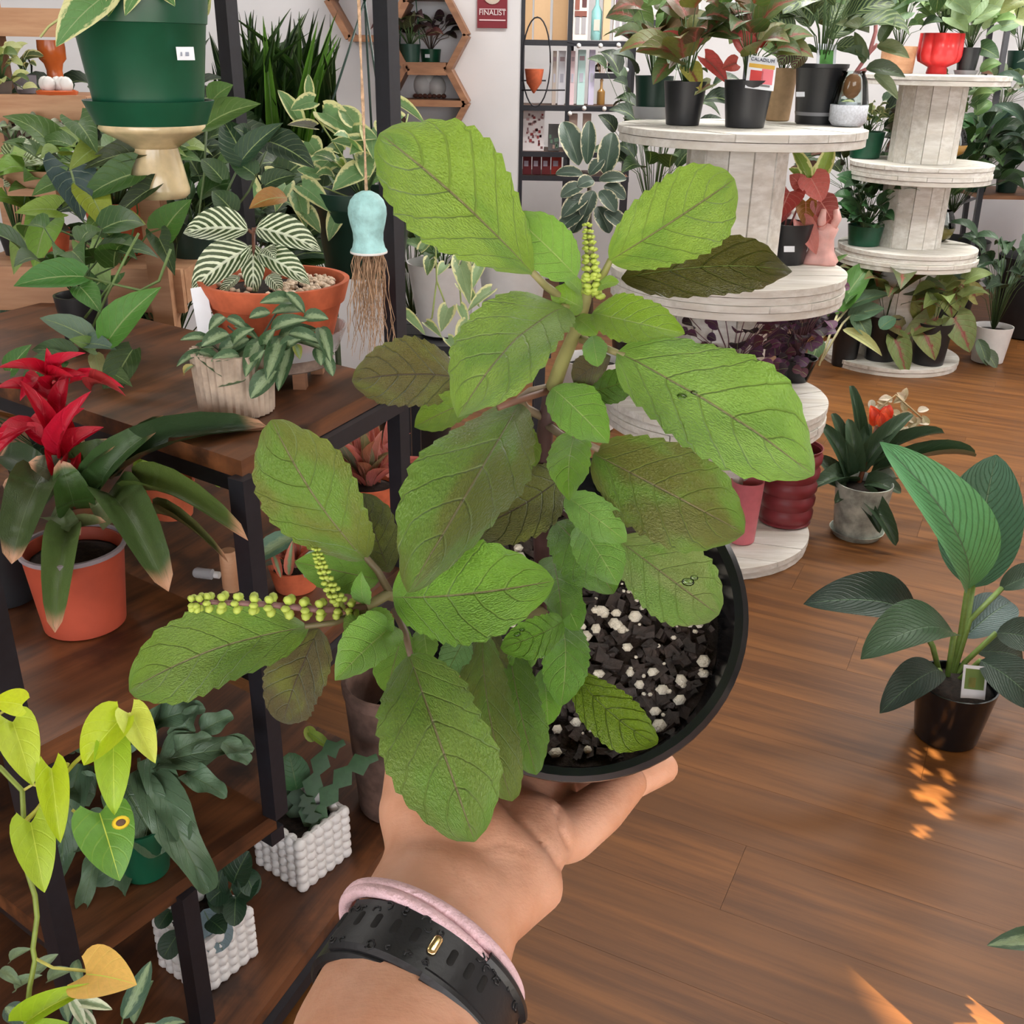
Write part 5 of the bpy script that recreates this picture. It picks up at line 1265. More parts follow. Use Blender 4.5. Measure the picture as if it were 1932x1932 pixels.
pstem(t, [[(385, 1780), (410, 1720), (440, 1670)], [(385, 1780), (350, 1740)], [(390, 1780), (430, 1690)]], .002, (86, 100, 60), Zq + .02)
# ---- old grey terracotta pot with a glass jar inside, behind the wrist
M['old_clay'] = plain('weathered_clay', (112, 88, 78), .9, var=.4, scale=22, bump=.3)
t, s, k, b = tpot('clay_pot', 'tall weathered grey-brown clay pot with a glass jar inside beside the bobble pot', 752, 1560, Z4, 178, 142, 260, 'old_clay', cat='pot', wall=.008, soil=.5, rim=(30 * 1.6 / F, .003))
p = b + V((-.01, 0, .12)); jt = thing('glass_jar', 'greenish glass jar standing inside the weathered clay pot', 'jar', p)
MB().lathe([(.022, 0), (.03, .004), (.033, .05), (.030, .09), (.024, .10), (.024, .108), (.022, .108), (.022, .10), (.028, .088), (.031, .05), (.028, .008)], 20, Matrix.Translation(p)).build('body', 'glass', jt, 'auto')
# ---- pale silvery plant at the foot of the lime vine
b = V((-.46, .78, .0)); t = thing('silver_plant', 'grey-green bushy plant with pale buds below the yellow leaf', 'potted plant', b)
o, s = pot(t, b, .085, .07, .30, 'black_plastic')
bush(t, s, .10, .22, 22, .06, .022, [(96, 122, 92), (70, 100, 80), (150, 164, 140)], 'lance', 'silver', 21)
leaves(t, [(130, 1880, 160, 1935, 20, (190, 196, 170)), (140, 1890, 212, 1905, 24, (200, 204, 176)), (150, 1900, 180, 1940, 16, (206, 208, 186)), (60, 1840, 110, 1800, 26), (30, 1870, 80, 1840, 24), (10, 1900, 50, 1930, 40, (60, 84, 70)), (0, 1830, 40, 1860, 24), (90, 1850, 140, 1830, 26), (20, 1815, 60, 1790, 22)], 1.12, (120, 142, 112), 'silver', 'lance')
# ================================================================ the crowded wall side: plants on and before the timber shelf
def ypot(name, label, px, yb, Y, wt, wb, hpx, mat, group=None, cat='potted plant', z=None, **kw):
    p = aty(px, yb, Y); k = dep(p) / F
    if z is not None: p.z = z
    t = thing(name, label, cat, p, group)
    o, s = pot(t, p, wt / 2 * k, wb / 2 * k, hpx * k / .94, mat, **kw)
    return t, s, k, p
# arrowhead vine whose leaves fill the middle of the shelf
t, s, k, b = ypot('arrowhead_vine', 'large arrowhead vine with mixed dark and lime leaves spreading over the timber shelf', 235, 520, 2.32, 110, 84, 90, 'terracotta', z=tz4)
Za = 1.98
av = [(133, 318, 156, 418, 92, (58, 80, 80)), (246, 330, 152, 382, 68, (62, 100, 42)), (252, 288, 158, 320, 50, (58, 72, 42)), (148, 232, 184, 290, 60, (64, 94, 48)), (182, 278, 130, 322, 50, (126, 144, 60)), (106, 396, 28, 402, 50, (132, 164, 62)), (172, 368, 208, 446, 66, (156, 172, 62)), (282, 358, 210, 420, 36, (46, 64, 34)), (224, 408, 276, 424, 38, (172, 186, 106)), (312, 432, 362, 376, 66, (72, 122, 42)), (86, 424, 64, 510, 68, (122, 168, 66)), (50, 448, 26, 518, 50, (142, 168, 92)), (168, 470, 208, 545, 58, (142, 172, 102)), (205, 520, 140, 582, 60, (62, 104, 48)), (190, 430, 240, 470, 44, (70, 100, 60)), (300, 450, 330, 520, 44, (56, 86, 44)), (120, 340, 60, 370, 44, (74, 110, 50)), (200, 400, 160, 440, 40, (96, 130, 56))]
leaves(t, av, Za, (80, 120, 50), 'leaf', 'arrow', bend=.12)
pstem(t, [[(235, 500), (222, 420), (180, 350), (150, 300)], [(235, 500), (260, 400), (250, 330)], [(235, 500), (180, 440), (130, 390)], [(235, 500), (280, 440), (310, 430)], [(235, 500), (150, 450), (86, 424)], [(235, 500), (200, 470)]], .002, (104, 132, 70), Za + .05)
bush(t, s, .16, .14, 30, .085, .065, [(52, 78, 40), (70, 104, 46), (110, 136, 56), (44, 62, 44), (84, 116, 62)], 'arrow', 'leaf', 31)
t, s, k, b = ypot('arrowhead_vine', 'arrowhead vine with pointed mid green leaves reaching over the bromeliad', 165, 640, 1.78, 96, 76, 80, 'black_plastic', z=aty(165, 640, 1.78).z)
Za = 1.62
leaves(t, [(158, 522, 26, 540, 64, (72, 128, 54)), (206, 640, 304, 542, 70, (78, 130, 52)), (150, 540, 190, 590, 50, (66, 112, 46)), (170, 640, 75, 600, 50, (96, 120, 100)), (160, 650, 220, 660, 40, (92, 116, 104)), (180, 660, 130, 640, 36, (110, 140, 70)), (250, 660, 200, 760, 60, (60, 84, 44)), (180, 670, 190, 720, 30, (150, 150, 100)), (120, 680, 40, 720, 54, (60, 90, 46)), (140, 670, 60, 660, 46, (62, 92, 52)), (20, 700, 60, 650, 40, (66, 110, 52)), (200, 700, 250, 730, 36, (84, 110, 60))], Za, (72, 120, 50), 'leaf', 'spade', bend=.1)
pstem(t, [[(165, 640), (200, 560), (240, 480), (262, 440)], [(160, 600), (210, 535), (265, 548), (300, 530), (322, 470)], [(158, 522), (210, 535)]], .0024, (110, 136, 76), Za + .03)
bush(t, s, .10, .12, 12, .09, .06, [(66, 104, 46), (56, 88, 44)], 'spade', 'leaf', 32)
# deep green floor plants closing the gap between shelf and wall
t, s, k, b = ypot('palm_plant', 'tall dense dark green grassy palm in a big dark pot near the white wall', 520, 640, 3.5, 170, 140, 150, 'black_plastic', z=0)
c0 = aty(520, 330, 3.5); r = random.Random(41)
stems(t, [[s, s.lerp(c0, .5), c0]], (60, 74, 44), .03)
for i in range(150):
    tp = aty(r.uniform(392, 645), r.uniform(10, 210), 3.5 + r.uniform(-.4, .4)); bs = c0 + V((r.uniform(-.12, .12), r.uniform(-.1, .1), r.uniform(-.25, .12)))
    leaf(t, 'blade', bs, tp, r.uniform(.02, .042), r.choice([(34, 58, 28), (46, 74, 34), (28, 48, 28), (58, 88, 38)]), 'leaf', bend=r.uniform(-.1, .2), roll=r.uniform(-.8, .8))
for q in ((575, 300, 632, 30, 26), (560, 300, 600, 40, 22), (520, 300, 496, 30, 24), (560, 300, 640, 70, 24)):
    leaf(t, 'blade', aty(q[0], q[1], 3.2), aty(q[2], q[3], 3.2), q[4] * 3.3 / F, (92, 140, 52), 'leaf')
def filler(label, px, yb, Y, n, spread, h, L, W, cols, kind, mat, seed, z=0.0, stemh=0.0, potw=150, **kw):
    t, s, k, b = ypot('foliage_plant', label, px, yb, Y, potw, potw * .8, potw * .9, 'black_plastic', z=z)
    c = s + V((0, 0, stemh))
    if stemh: stems(t, [[s, c]], (64, 76, 46), .012)
    bush(t, c, spread, h, n, L, W, cols, kind, mat, seed, **kw); return t
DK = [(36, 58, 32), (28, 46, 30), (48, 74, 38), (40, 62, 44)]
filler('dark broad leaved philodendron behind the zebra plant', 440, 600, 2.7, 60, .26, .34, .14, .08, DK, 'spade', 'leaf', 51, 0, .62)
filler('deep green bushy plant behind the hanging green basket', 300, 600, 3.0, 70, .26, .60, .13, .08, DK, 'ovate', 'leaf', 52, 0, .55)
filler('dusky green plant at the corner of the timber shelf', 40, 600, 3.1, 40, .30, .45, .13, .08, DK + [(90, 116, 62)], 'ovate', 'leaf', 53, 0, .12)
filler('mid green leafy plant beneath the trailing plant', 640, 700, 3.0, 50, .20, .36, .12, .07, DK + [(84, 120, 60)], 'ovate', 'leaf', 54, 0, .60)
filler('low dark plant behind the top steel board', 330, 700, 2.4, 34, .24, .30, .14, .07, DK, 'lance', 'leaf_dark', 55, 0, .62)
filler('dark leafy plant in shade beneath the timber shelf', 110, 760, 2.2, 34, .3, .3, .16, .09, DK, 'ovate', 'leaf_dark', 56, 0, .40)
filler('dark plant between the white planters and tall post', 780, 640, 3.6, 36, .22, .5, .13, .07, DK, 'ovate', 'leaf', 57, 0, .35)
# ---- small goods on the timber shelf
def goods(name, label, cat, px, Y, z, prof, mat, color=None, wpx=None, seg=20, group=None, wob=None):
    p = aty(px, 200, Y); p.z = z; k = dep(p) / F
    t = thing(name, label, cat, p, group)
    MB().lathe([(x * k, y * k) for x, y in prof], seg, Matrix.Translation(p), wob).build('body', mat, t, 'auto', color); return t, p, k
Y2 = TY + .32
t, p, k = goods('grey_pot', 'small grey footed pot with a white price dot on the middle timber board', 'pot', 54, Y2, tz2, [(12, 0), (16, 2), (20, 14), (22, 33), (19, 34), (17, 24)], 'objmatte', (130, 130, 142))
MB().box(p + V((-.002, -21 * k, 12 * k)), (9 * k, .003, 6 * k)).build('price_dot', 'tag', t, False)
bush(t, p + V((0, 0, 30 * k)), .02, .05, 10, .05, .022, [(196, 204, 150), (90, 110, 66)], 'round', 'cream', 61)
t, p, k = goods('orange_bowl', 'footed orange ceramic bowl on an upturned orange cup on the timber shelf', 'bowl', 113, Y2 + .06, tz2, [(26, 0), (22, 8), (15, 26), (14, 40), (17, 52), (24, 60), (25, 80), (24, 92), (20, 92), (18, 80)], 'objgloss', (190, 96, 44))
t, p, k = goods('orange_dish', 'shallow orange dish of white lumps at the front of the timber shelf', 'dish', 112, TY + .22, tz2, [(24, 0), (36, 4), (38, 10), (33, 12), (28, 8)], 'objgloss', (196, 92, 48))
m = MB()
for i in range(5): m.ball(p + V(((i - 2) * 11 * k, rng.uniform(-.01, .01), 22 * k)), (13 * k, 12 * k, 14 * k), 8, 6)
m.build('white_lump', 'white', t)
for i, (px, w, h_, c, lb) in enumerate(((14, 34, 40, (34, 32, 34), 'small black pot of pale succulents at the end of the lower timber board'), (74, 50, 36, (30, 30, 33), 'small black pot with grey-leaved succulent on the lower timber board'))):
    t, p, k = goods('succulent_pot', lb, 'potted plant', px, TY + .12, tz3, [(w * .38, 0), (w * .5, h_), (w * .45, h_), (w * .42, h_ * .8)], 'objmatte', c, group='small black pots')
    bush(t, p + V((0, 0, h_ * k)), .03, .04, 12, .055, .022, [(150, 160, 140), (110, 124, 104), (190, 196, 180)], 'lance', 'silver', 62 + i)
t, p, k = goods('cactus_pot', 'round yellow-green cactus in a cream pot on the lower timber board', 'potted plant', 36, TY + .08, tz3, [(12, 0), (16, 22), (14, 22), (12, 18)], 'objmatte', (176, 150, 120))
MB().ball(p + V((0, 0, 34 * k)), (20 * k, 20 * k, 17 * k), 20, 10).build('cactus', 'objmatte', t, True, (136, 150, 72))
t, p, k = goods('brown_pot', 'wide brown clay pot at the back of the lower timber board', 'pot', 36, TY + .28, tz3, [(24, 0), (34, 30), (36, 62), (32, 62), (30, 40)], 'objmatte', (104, 84, 74))
t, p, k = goods('dark_planter', 'square navy pot with a white stick label behind the succulents', 'potted plant', 84, TY + .24, tz3, [(18, 0), (22, 50), (20, 50), (18, 40)], 'objmatte', (30, 34, 48))
MB().box(p + V((16 * k, -22 * k, 40 * k)), (9 * k, .002, 46 * k)).build('plant_tag', 'tag', t, False)
bush(t, p + V((0, 0, 48 * k)), .03, .05, 10, .05, .03, [(150, 190, 150), (84, 120, 84)], 'round', 'leaf', 65)
t, p, k = goods('pale_leaf_plant', 'small pot of pale yellow rounded leaves at the end of the middle timber board', 'potted plant', 8, TY + .22, tz2, [(16, 0), (22, 26), (19, 26), (17, 20)], 'objmatte', (90, 80, 74))
bush(t, p + V((0, 0, 26 * k)), .06, .08, 22, .05, .025, [(206, 210, 150), (186, 196, 130), (96, 120, 66)], 'round', 'leaf', 66, low=-.3)
t, p, k = goods('glass_figure', 'clear glass ornament beside the orange bowl on the timber shelf', 'ornament', 62, Y2 + .1, tz2, [(10, 0), (14, 10), (8, 30), (11, 46), (6, 62), (2, 66)], 'glass')
t, p, k = goods('potted_foliage', 'orange clay pot of soil at the front of the long timber board', 'pot', 320, 2.3, tz4, [(20, 0), (26, 44), (23, 44), (21, 36)], 'objmatte', (196, 116, 60))
t, p, k = goods('potted_foliage', 'small terracotta pot of lime heart leaves on the long timber board', 'potted plant', 60, 2.35, tz4, [(24, 0), (32, 40), (29, 40), (27, 32)], 'terracotta')
bush(t, p + V((0, 0, 38 * k)), .06, .14, 18, .085, .06, [(126, 168, 70), (150, 178, 96), (92, 132, 60)], 'heart', 'leaf', 67)
t, p, k = goods('potted_foliage', 'black pot of silver-veined leaves at the end of the long timber board', 'potted plant', -10, 2.3, tz4, [(26, 0), (34, 44), (31, 44), (28, 36)], 'black_plastic')
bush(t, p + V((0, 0, 40 * k)), .07, .16, 12, .10, .05, [(130, 140, 100), (110, 124, 92)], 'ovate', 'zebra', 68)
# round lamp above the top board
t, p, k = goods('glass_globe', 'small clear glass globe on the top timber board', 'ornament', 14, TY + .5, tz1, [(2, 0), (12, 5), (14, 14), (10, 24), (3, 28)], 'glass')
# ---- white planters on a dark bench near the wall end
bn = thing('plant_bench', 'low dark bench under the two white planters', 'bench', V((aty(890, 640, 3.05).x, 3.05, 0)))
bz = aty(835, 645, 2.95).z
bx0, bx1 = aty(742, 640, 2.95).x, aty(1040, 640, 2.95).x
for i in range(3): MB().box(((bx0 + bx1) / 2, 2.98 + i * .13, bz - .02), (bx1 - bx0, .124, .03)).build('slat', 'metal', bn, False)
for x in (bx0 + .03, bx1 - .03):
    for y in (2.96, 3.26): MB().beam((x, y, 0), (x, y, bz - .035), .03, .03).build('leg', 'metal', bn, False)
t, s, k, b = ypot('white_planter', 'round white planter on the dark bench with cream-edged vine in front', 838, 636, 3.06, 134, 92, 124, 'white', 'white planters', z=bz, wob=None)
bush(t, s, .08, .10, 16, .08, .05, [(60, 92, 50), (80, 116, 62)], 'ovate', 'leaf', 71)
t, s, k, b = ypot('white_planter', 'taller white planter half hidden behind basil leaves on the dark bench', 966, 620, 3.18, 132, 100, 128, 'white', 'white planters', z=bz)
bush(t, s, .08, .08, 12, .08, .05, [(52, 80, 46), (70, 104, 58)], 'ovate', 'leaf', 72)
# ---- plants in the honeycomb shelf
c, R = hc[0]; k = R / 72
p = c + V((.0, -.0, -R * .866 + .009)); t = thing('oxalis_pot', 'purple-leaved plant in a small green pot inside the upper hexagon cell', 'potted plant', p)
pot(t, p, 20 * k, 16 * k, 34 * k, 'green_plastic'); MB().box(p + V((-.01, -20 * k, 22 * k)), (9 * k, .003, 6 * k)).build('price_dot', 'tag', t, False)
bush(t, p + V((0, 0, 32 * k)), .11, .12, 26, .06, .045, [(52, 34, 46), (70, 44, 58), (40, 30, 40)], 'obovate', 'leaf', 73, stemc=(110, 90, 80))
c, R = hc[1]
p = c + V((0, -.0, .013)); t = thing('white_figurine', 'pair of round white ornaments on the middle board of the lower hexagon cell', 'ornament', p)
m = MB(); m.ball(p + V((-14 * k, 0, 22 * k)), (18 * k, 16 * k, 22 * k), 14, 8); m.ball(p + V((14 * k, -.01, 20 * k)), (17 * k, 15 * k, 20 * k), 14, 8); m.ball(p + V((-2 * k, 0, 34 * k)), (14 * k, 12 * k, 12 * k), 12, 7); m.build('body', 'white', t)
m = MB()
for i in range(7): m.ball(p + V(((i - 3) * 9 * k, -.03, 4 * k)), (5 * k, 4 * k, 4 * k), 8, 5)
m.build('brown_bead', 'objmatte', t, True, (104, 62, 50))
t, s, k, b = ypot('foliage_plant', 'dark purple leafed plant hanging beside the hexagon shelf', 775, 150, 4.45, 40, 34, 30, 'dark_green_plastic', z=aty(775, 118, 4.5).z)
bush(t, s, .10, .10, 20, .08, .05, [(58, 34, 44), (84, 40, 44), (52, 60, 40)], 'ovate', 'leaf', 74)
hang(t, [s + V((x, 0, .0)) for x in (-.04, .04)], s + V((0, 0, .5)), .002, 'green_plastic')
# ---- variegated rubber plant on the floor before the rack
t, s, k, b = ypot('rubber_plant', 'variegated rubber plant with pale-edged upright leaves before the black rack', 1120, 620, 4.15, 120, 100, 130, 'white', z=0)
Zr = dep(aty(1115, 330, 4.15))
stems(t, [[s, aty(1112, 480, 4.15), aty(1112, 330, 4.15)]], (84, 72, 56), .012)
ru = [(1092, 312, 1062, 230, 44), (1108, 310, 1112, 228, 30), (1142, 330, 1156, 250, 42), (1100, 330, 1048, 328, 24), (1130, 340, 1182, 338, 26), (1100, 350, 1058, 372, 30), (1120, 360, 1100, 412, 34), (1132, 360, 1162, 400, 32), (1108, 370, 1060, 410, 34), (1120, 340, 1090, 352, 30), (1140, 350, 1180, 376, 30), (1110, 390, 1080, 440, 36), (1126, 390, 1150, 440, 36), (1112, 330, 1140, 300, 26), (1100, 400, 1052, 436, 34), (1140, 400, 1180, 430, 32)]
leaves(t, ru, Zr, (64, 82, 70), 'rubber', 'ell', bend=.1, nl=12, nw=8)
filler('leafy green plant in shade behind the nearer cable drums', 1215, 620, 4.6, 40, .24, .6, .14, .09, DK, 'ovate', 'leaf', 58, 0, .55, 120)
# ================================================================ pots on the white cable drums
GR = [(92, 124, 70), (70, 100, 54), (112, 142, 84)]
CAL = [(84, 104, 58), (70, 92, 50), (108, 112, 62), (96, 78, 54)]
def label_dot(t, px, py, Z, w=16, h_=9): 
    card('price_label', t, at(px, py, Z), RT, UP, w * Z / F, h_ * Z / F, .002, 'tag')
YMAX[0] = 3.40
t, s, k, b = tpot('caladium', 'red-centred caladium in a dark green pot set in a clear saucer, drum top', 1230, 220, A3, 72, 58, 70, 'dark_green_plastic', 'caladiums on the drum top')
saucer(t, b - V((0, 0, .0005)), 39 * k, 22 * k, 'clear_plastic')
bush(t, s, .09, .20, 16, .11, .085, CAL, 'heart', 'caladium', 81); Zq = dep(b)
t, s, k, b = tpot('caladium', 'yellow-green and red caladium in a plain black pot, drum top', 1287, 238, A3, 80, 62, 72, 'black_plastic', 'caladiums on the drum top')
bush(t, s, .08, .20, 16, .11, .085, CAL, 'heart', 'caladium', 82)
leaves(t, [(1300, 130, 1322, 172, 40, (176, 172, 84)), (1330, 110, 1372, 158, 34, (190, 70, 66)), (1285, 90, 1250, 60, 40, (180, 70, 64)), (1300, 85, 1330, 55, 44, (170, 66, 62)), (1260, 120, 1232, 160, 40, (84, 108, 58)), (1340, 160, 1310, 180, 26, (170, 180, 130)), (1290, 100, 1262, 130, 26, (226, 222, 214))], dep(b) - .06, (110, 124, 66), 'caladium', 'heart')
t, s, k, b = tpot('caladium', 'caladium in a black pot with a picture tag showing red leaves, drum top', 1404, 243, A3, 90, 72, 78, 'black_plastic', 'caladiums on the drum top')
bush(t, s, .08, .22, 16, .11, .085, CAL, 'heart', 'caladium', 83)
leaves(t, [(1410, 90, 1380, 60, 44, (178, 70, 66)), (1430, 80, 1452, 60, 38, (170, 60, 60)), (1390, 120, 1362, 130, 36, (190, 80, 72))], dep(b) - .06, (120, 120, 66), 'caladium', 'heart')
Zt = dep(b) - .10
def picture_tag(t, px, py, Z, w, h_, tilt, cols, label=None):
    x = RT * cos(tilt) + UP * sin(tilt); y = UP * cos(tilt) - RT * sin(tilt); c = at(px, py, Z); w, h_ = w * Z / F, h_ * Z / F
    o = card('plant_tag', t, c, x, y, w, h_, .0015, 'tag'); n = x.cross(y)
    for (fx, fy, fw, fh, cc) in cols:
        MB().box(c + x * (fx - .5) * w + y * (fy - .5) * h_ + n * .0012, (fw * w, fh * h_, .0008), Matrix((x, y, n)).transposed()).build('print', 'paper', t, False, cc)
    return c, x, y, n
tc, tx, ty_, tn = picture_tag(t, 1436, 138, Zt, 54, 62, -.12, [(.5, .70, .9, .12, (214, 170, 70)), (.35, .36, .45, .4, (200, 62, 60)), (.72, .4, .4, .46, (226, 120, 130)), (.5, .12, .7, .06, (120, 120, 120))])
text(t, 'CALADIUM', tc + ty_ * 24 * Zt / F + tn * .002, 9 * Zt / F, tx, ty_, 'paper', (70, 70, 90))
t, s, k, b = tpot('tan_pot', 'plain tan cardboard-coloured pot between the black pots, drum top', 1467, 218, A3, 56, 44, 86, 'objmatte', None, 'pot', color=(176, 146, 110))
bush(t, s, .06, .12, 10, .08, .05, GR, 'ovate', 'leaf', 84)
t, s, k, b = tpot('calathea', 'banded-leaf calathea in a black pot with a rounded picture tag, drum top', 1537, 236, A3, 94, 74, 98, 'black_plastic', rim=(.012, .003))
saucer(t, b - V((0, 0, .0005)), 40 * k, 22 * k, 'clear_plastic')
Zt = dep(b) - .085; label_dot(t, 1510, 178, dep(b) - .09)
picture_tag(t, 1559, 112, Zt, 36, 58, -.06, [(.5, .5, .7, .6, (86, 150, 70)), (.45, .35, .4, .3, (150, 196, 110))])
picture_tag(t, 1552, 156, Zt, 18, 22, -.04, [(.5, .5, .6, .5, (214, 120, 130))])
bush(t, s, .10, .26, 26, .14, .075, [(52, 76, 48), (62, 88, 54), (44, 64, 46)], 'ell', 'calathea', 85)
leaves(t, [(1500, 60, 1448, 30, 40), (1530, 50, 1500, 4, 44), (1560, 50, 1590, 8, 46), (1520, 70, 1462, 80, 36), (1560, 70, 1618, 48, 40), (1575, 90, 1630, 92, 36), (1500, 90, 1470, 122, 40, (70, 48, 48)), (1545, 40, 1540, -10, 40), (1580, 60, 1640, 20, 40), (1480, 60, 1440, -5, 40), (1520, 100, 1495, 130, 30, (84, 40, 42))], dep(b) - .08, (56, 80, 50), 'calathea', 'ell')
# glass vase of white gravel with a pink-stemmed plant
p = tbase(1597, 240, A3, .045); k = dep(p) / F
t = thing('glass_vase_plant', 'pink-stemmed plant growing from a glass vase of white gravel beside the calathea', 'potted plant', p)
MB().lathe([(26 * k, 0), (33 * k, 10 * k), (34 * k, 40 * k), (27 * k, 78 * k), (20 * k, 92 * k), (22 * k, 96 * k), (19 * k, 96 * k), (18 * k, 92 * k), (24 * k, 76 * k), (31 * k, 40 * k), (30 * k, 12 * k)], 24, Matrix.Translation(p)).build('vase', 'glass', t, 'auto')
MB().lathe([(27 * k, 1 * k), (34.2 * k, 10 * k), (35 * k, 38 * k), (20 * k, 42 * k)], 20, Matrix.Translation(p)).build('gravel', plain('white_gravel', (214, 218, 226), .8, var=.15, scale=160, bump=.6), t, True)
MB().ball(p + V((0, 0, 70 * k)), (18 * k, 16 * k, 22 * k), 12, 8).build('bulb', 'objmatte', t, True, (150, 98, 60))
Zv = dep(p)
pstem(t, [[(1595, 165), (1612, 140), (1640, 100), (1652, 60), (1653, -30)], [(1640, 100), (1655, 84)], [(1612, 140), (1640, 128)]], .0055, (206, 130, 128), Zv - .02)
leaves(t, [(1634, 128, 1708, 146, 32, (62, 74, 50)), (1655, 86, 1716, 110, 30, (104, 112, 74)), (1650, 140, 1694, 188, 24, (128, 140, 104)), (1640, 60, 1576, 46, 28, (104, 118, 80)), (1640, 110, 1590, 96, 26, (60, 82, 52)), (1630, 120, 1612, 60, 22, (84, 96, 60)), (1660, 80, 1690, 30, 24, (74, 92, 58))], Zv - .04, (70, 90, 56), 'leaf_dark', 'ovate', bend=.15)
# ---- middle tier: red caladiums, pink ornament
t, s, k, b = tpot('red_caladium', 'small pot of red heart leaves half hidden by the upper basil leaf, middle tier', 1388, 455, A2, 68, 54, 44, 'black_plastic', 'red caladiums on the middle tier')
leaves(t, [(1396, 362, 1414, 410, 50, (196, 66, 66)), (1380, 400, 1345, 425, 34, (176, 60, 70)), (1370, 390, 1340, 372, 34, (190, 70, 72)), (1402, 380, 1380, 400, 34, (180, 70, 70))], dep(b) - .04, (190, 66, 66), 'pinkred', 'heart')
pstem(t, [[(1388, 420), (1396, 362)], [(1388, 420), (1380, 400)], [(1385, 420), (1400, 330), (1398, 312)]], .0025, (120, 60, 56), dep(b) - .02)
t, s, k, b = tpot('red_caladium', 'black pot of large rosy red caladium leaves with a white label, middle tier', 1480, 502, A2, 88, 68, 70, 'black_plastic', 'red caladiums on the middle tier')
Zc = dep(b) - .06; label_dot(t, 1489, 470, dep(b) - .11, 20, 11)
leaves(t, [(1490, 362, 1468, 416, 62, (190, 74, 70)), (1530, 336, 1552, 382, 60, (206, 110, 104)), (1548, 380, 1572, 424, 52, (150, 66, 62)), (1520, 380, 1520, 430, 40, (156, 106, 44)), (1512, 420, 1540, 480, 40, (214, 130, 122)), (1510, 350, 1490, 330, 36, (180, 90, 84)), (1540, 420, 1570, 400, 36, (206, 120, 112)), (1480, 400, 1458, 430, 30, (176, 70, 68))], Zc, (190, 76, 72), 'pinkred', 'heart')
leaves(t, [(1528, 345, 1494, 278, 26, (130, 160, 70)), (1545, 345, 1572, 274, 32, (150, 176, 84)), (1535, 350, 1555, 300, 26, (176, 190, 120)), (1520, 340, 1488, 318, 18, (120, 150, 70))], Zc + .03, (140, 166, 80), 'cream', 'lance')
pstem(t, [[(1480, 440), (1490, 362)], [(1484, 440), (1530, 336)], [(1486, 440), (1548, 380)]], .003, (150, 80, 76), Zc + .02)
p = tbase(1545, 500, A2, .035); k = dep(p) / F
t = thing('pink_ornament', 'pale pink ceramic ornament with lobed top beside the red caladium pot', 'ornament', p)
M['pink'] = plain('pink_glaze', (232, 178, 170), .4, var=.1, scale=30)
MB().lathe([(34 * k, 0), (36 * k, 4 * k), (26 * k, 20 * k), (22 * k, 44 * k), (28 * k, 62 * k), (20 * k, 74 * k), (6 * k, 78 * k)], 24, Matrix.Translation(p), lambda a, z: 1 + .12 * sin(a * 4)).build('body', 'pink', t, True)
m = MB()
for a in (0.3, 1.6, 2.9, 4.2, 5.4): m.tube([p + V((cos(a), sin(a), 0)) * 14 * k + V((0, 0, 60 * k)), p + V((cos(a), sin(a), 0)) * 26 * k + V((0, 0, 84 * k)), p + V((cos(a), sin(a), 0)) * 20 * k + V((0, 0, 100 * k))], [9 * k, 8 * k, 5 * k], 8)
m.build('lobe', 'pink', t)
p = tbase(1472, 470, A2, .0); k = dep(p) / F
t = thing('hexagon_ornament', 'white openwork hexagon frame behind the rosy caladium', 'ornament', p)
m = MB(); R = 40 * k; c = p + V((0, .03, R * .87))
for j in range(6):
    q0 = c + V((cos(pi / 3 * j), 0, sin(pi / 3 * j))) * R; q1 = c + V((cos(pi / 3 * (j + 1)), 0, sin(pi / 3 * (j + 1)))) * R
    m.beam(q0, q1, .008, .012); m.beam(c + (q0 - c) * .3, q0, .003, .006)
m.build('frame', 'white', t, False)
# ---- lower tier: purple oxalis
PU = [(78, 46, 80), (98, 56, 96), (60, 38, 58), (112, 60, 100), (86, 36, 58)]
t, s, k, b = tpot('purple_oxalis', 'purple oxalis spilling from a glossy black bowl at the edge of the drum', 1497, 724, A1, 78, 50, 42, 'hero_pot', 'purple oxalis on the lower tier')
bush(t, s, .11, .24, 80, .045, .042, PU, 'obovate', 'leaf', 91, low=.25, stemc=(120, 84, 90))
Zo = dep(b) - .06; r = random.Random(6)
for i in range(60):
    x, y = r.uniform(1436, 1538), r.uniform(572, 704); a = r.uniform(0, 6.3); pxleaf(t, 'obovate', x, y, x + 20 * cos(a), y + 20 * sin(a), 20, Zo + r.uniform(-.06, .08), None, r.choice(PU), 'leaf')
t, s, k, b = tpot('purple_oxalis', 'wider purple oxalis with loose upright stems behind the basil leaves', 1372, 778, A1, 96, 76, 50, 'black_plastic', 'purple oxalis on the lower tier')
bush(t, s, .15, .24, 90, .045, .042, PU, 'obovate', 'leaf', 92, low=0, stemc=(120, 84, 90)); Zo = dep(b) - .04
for i in range(60):
    x = r.uniform(1290, 1440); y = r.uniform(600 + abs(x - 1380) * .15, 700); a = r.uniform(0, 6.3); pxleaf(t, 'obovate', x, y, x + 19 * cos(a), y + 19 * sin(a), 19, Zo + r.uniform(-.06, .06), None, r.choice(PU), 'leaf')
leaves(t, [(1384, 590, 1368, 566, 18), (1384, 592, 1402, 572, 18), (1382, 592, 1378, 620, 20), (1300, 600, 1294, 580, 18), (1300, 602, 1318, 592, 18)], Zo, (62, 42, 66), 'leaf', 'obovate')
pstem(t, [[(1390, 690), (1400, 640), (1384, 592)], [(1340, 690), (1320, 640), (1300, 602)], [(1400, 690), (1430, 640), (1450, 600)]], .0018, (140, 110, 110), Zo)
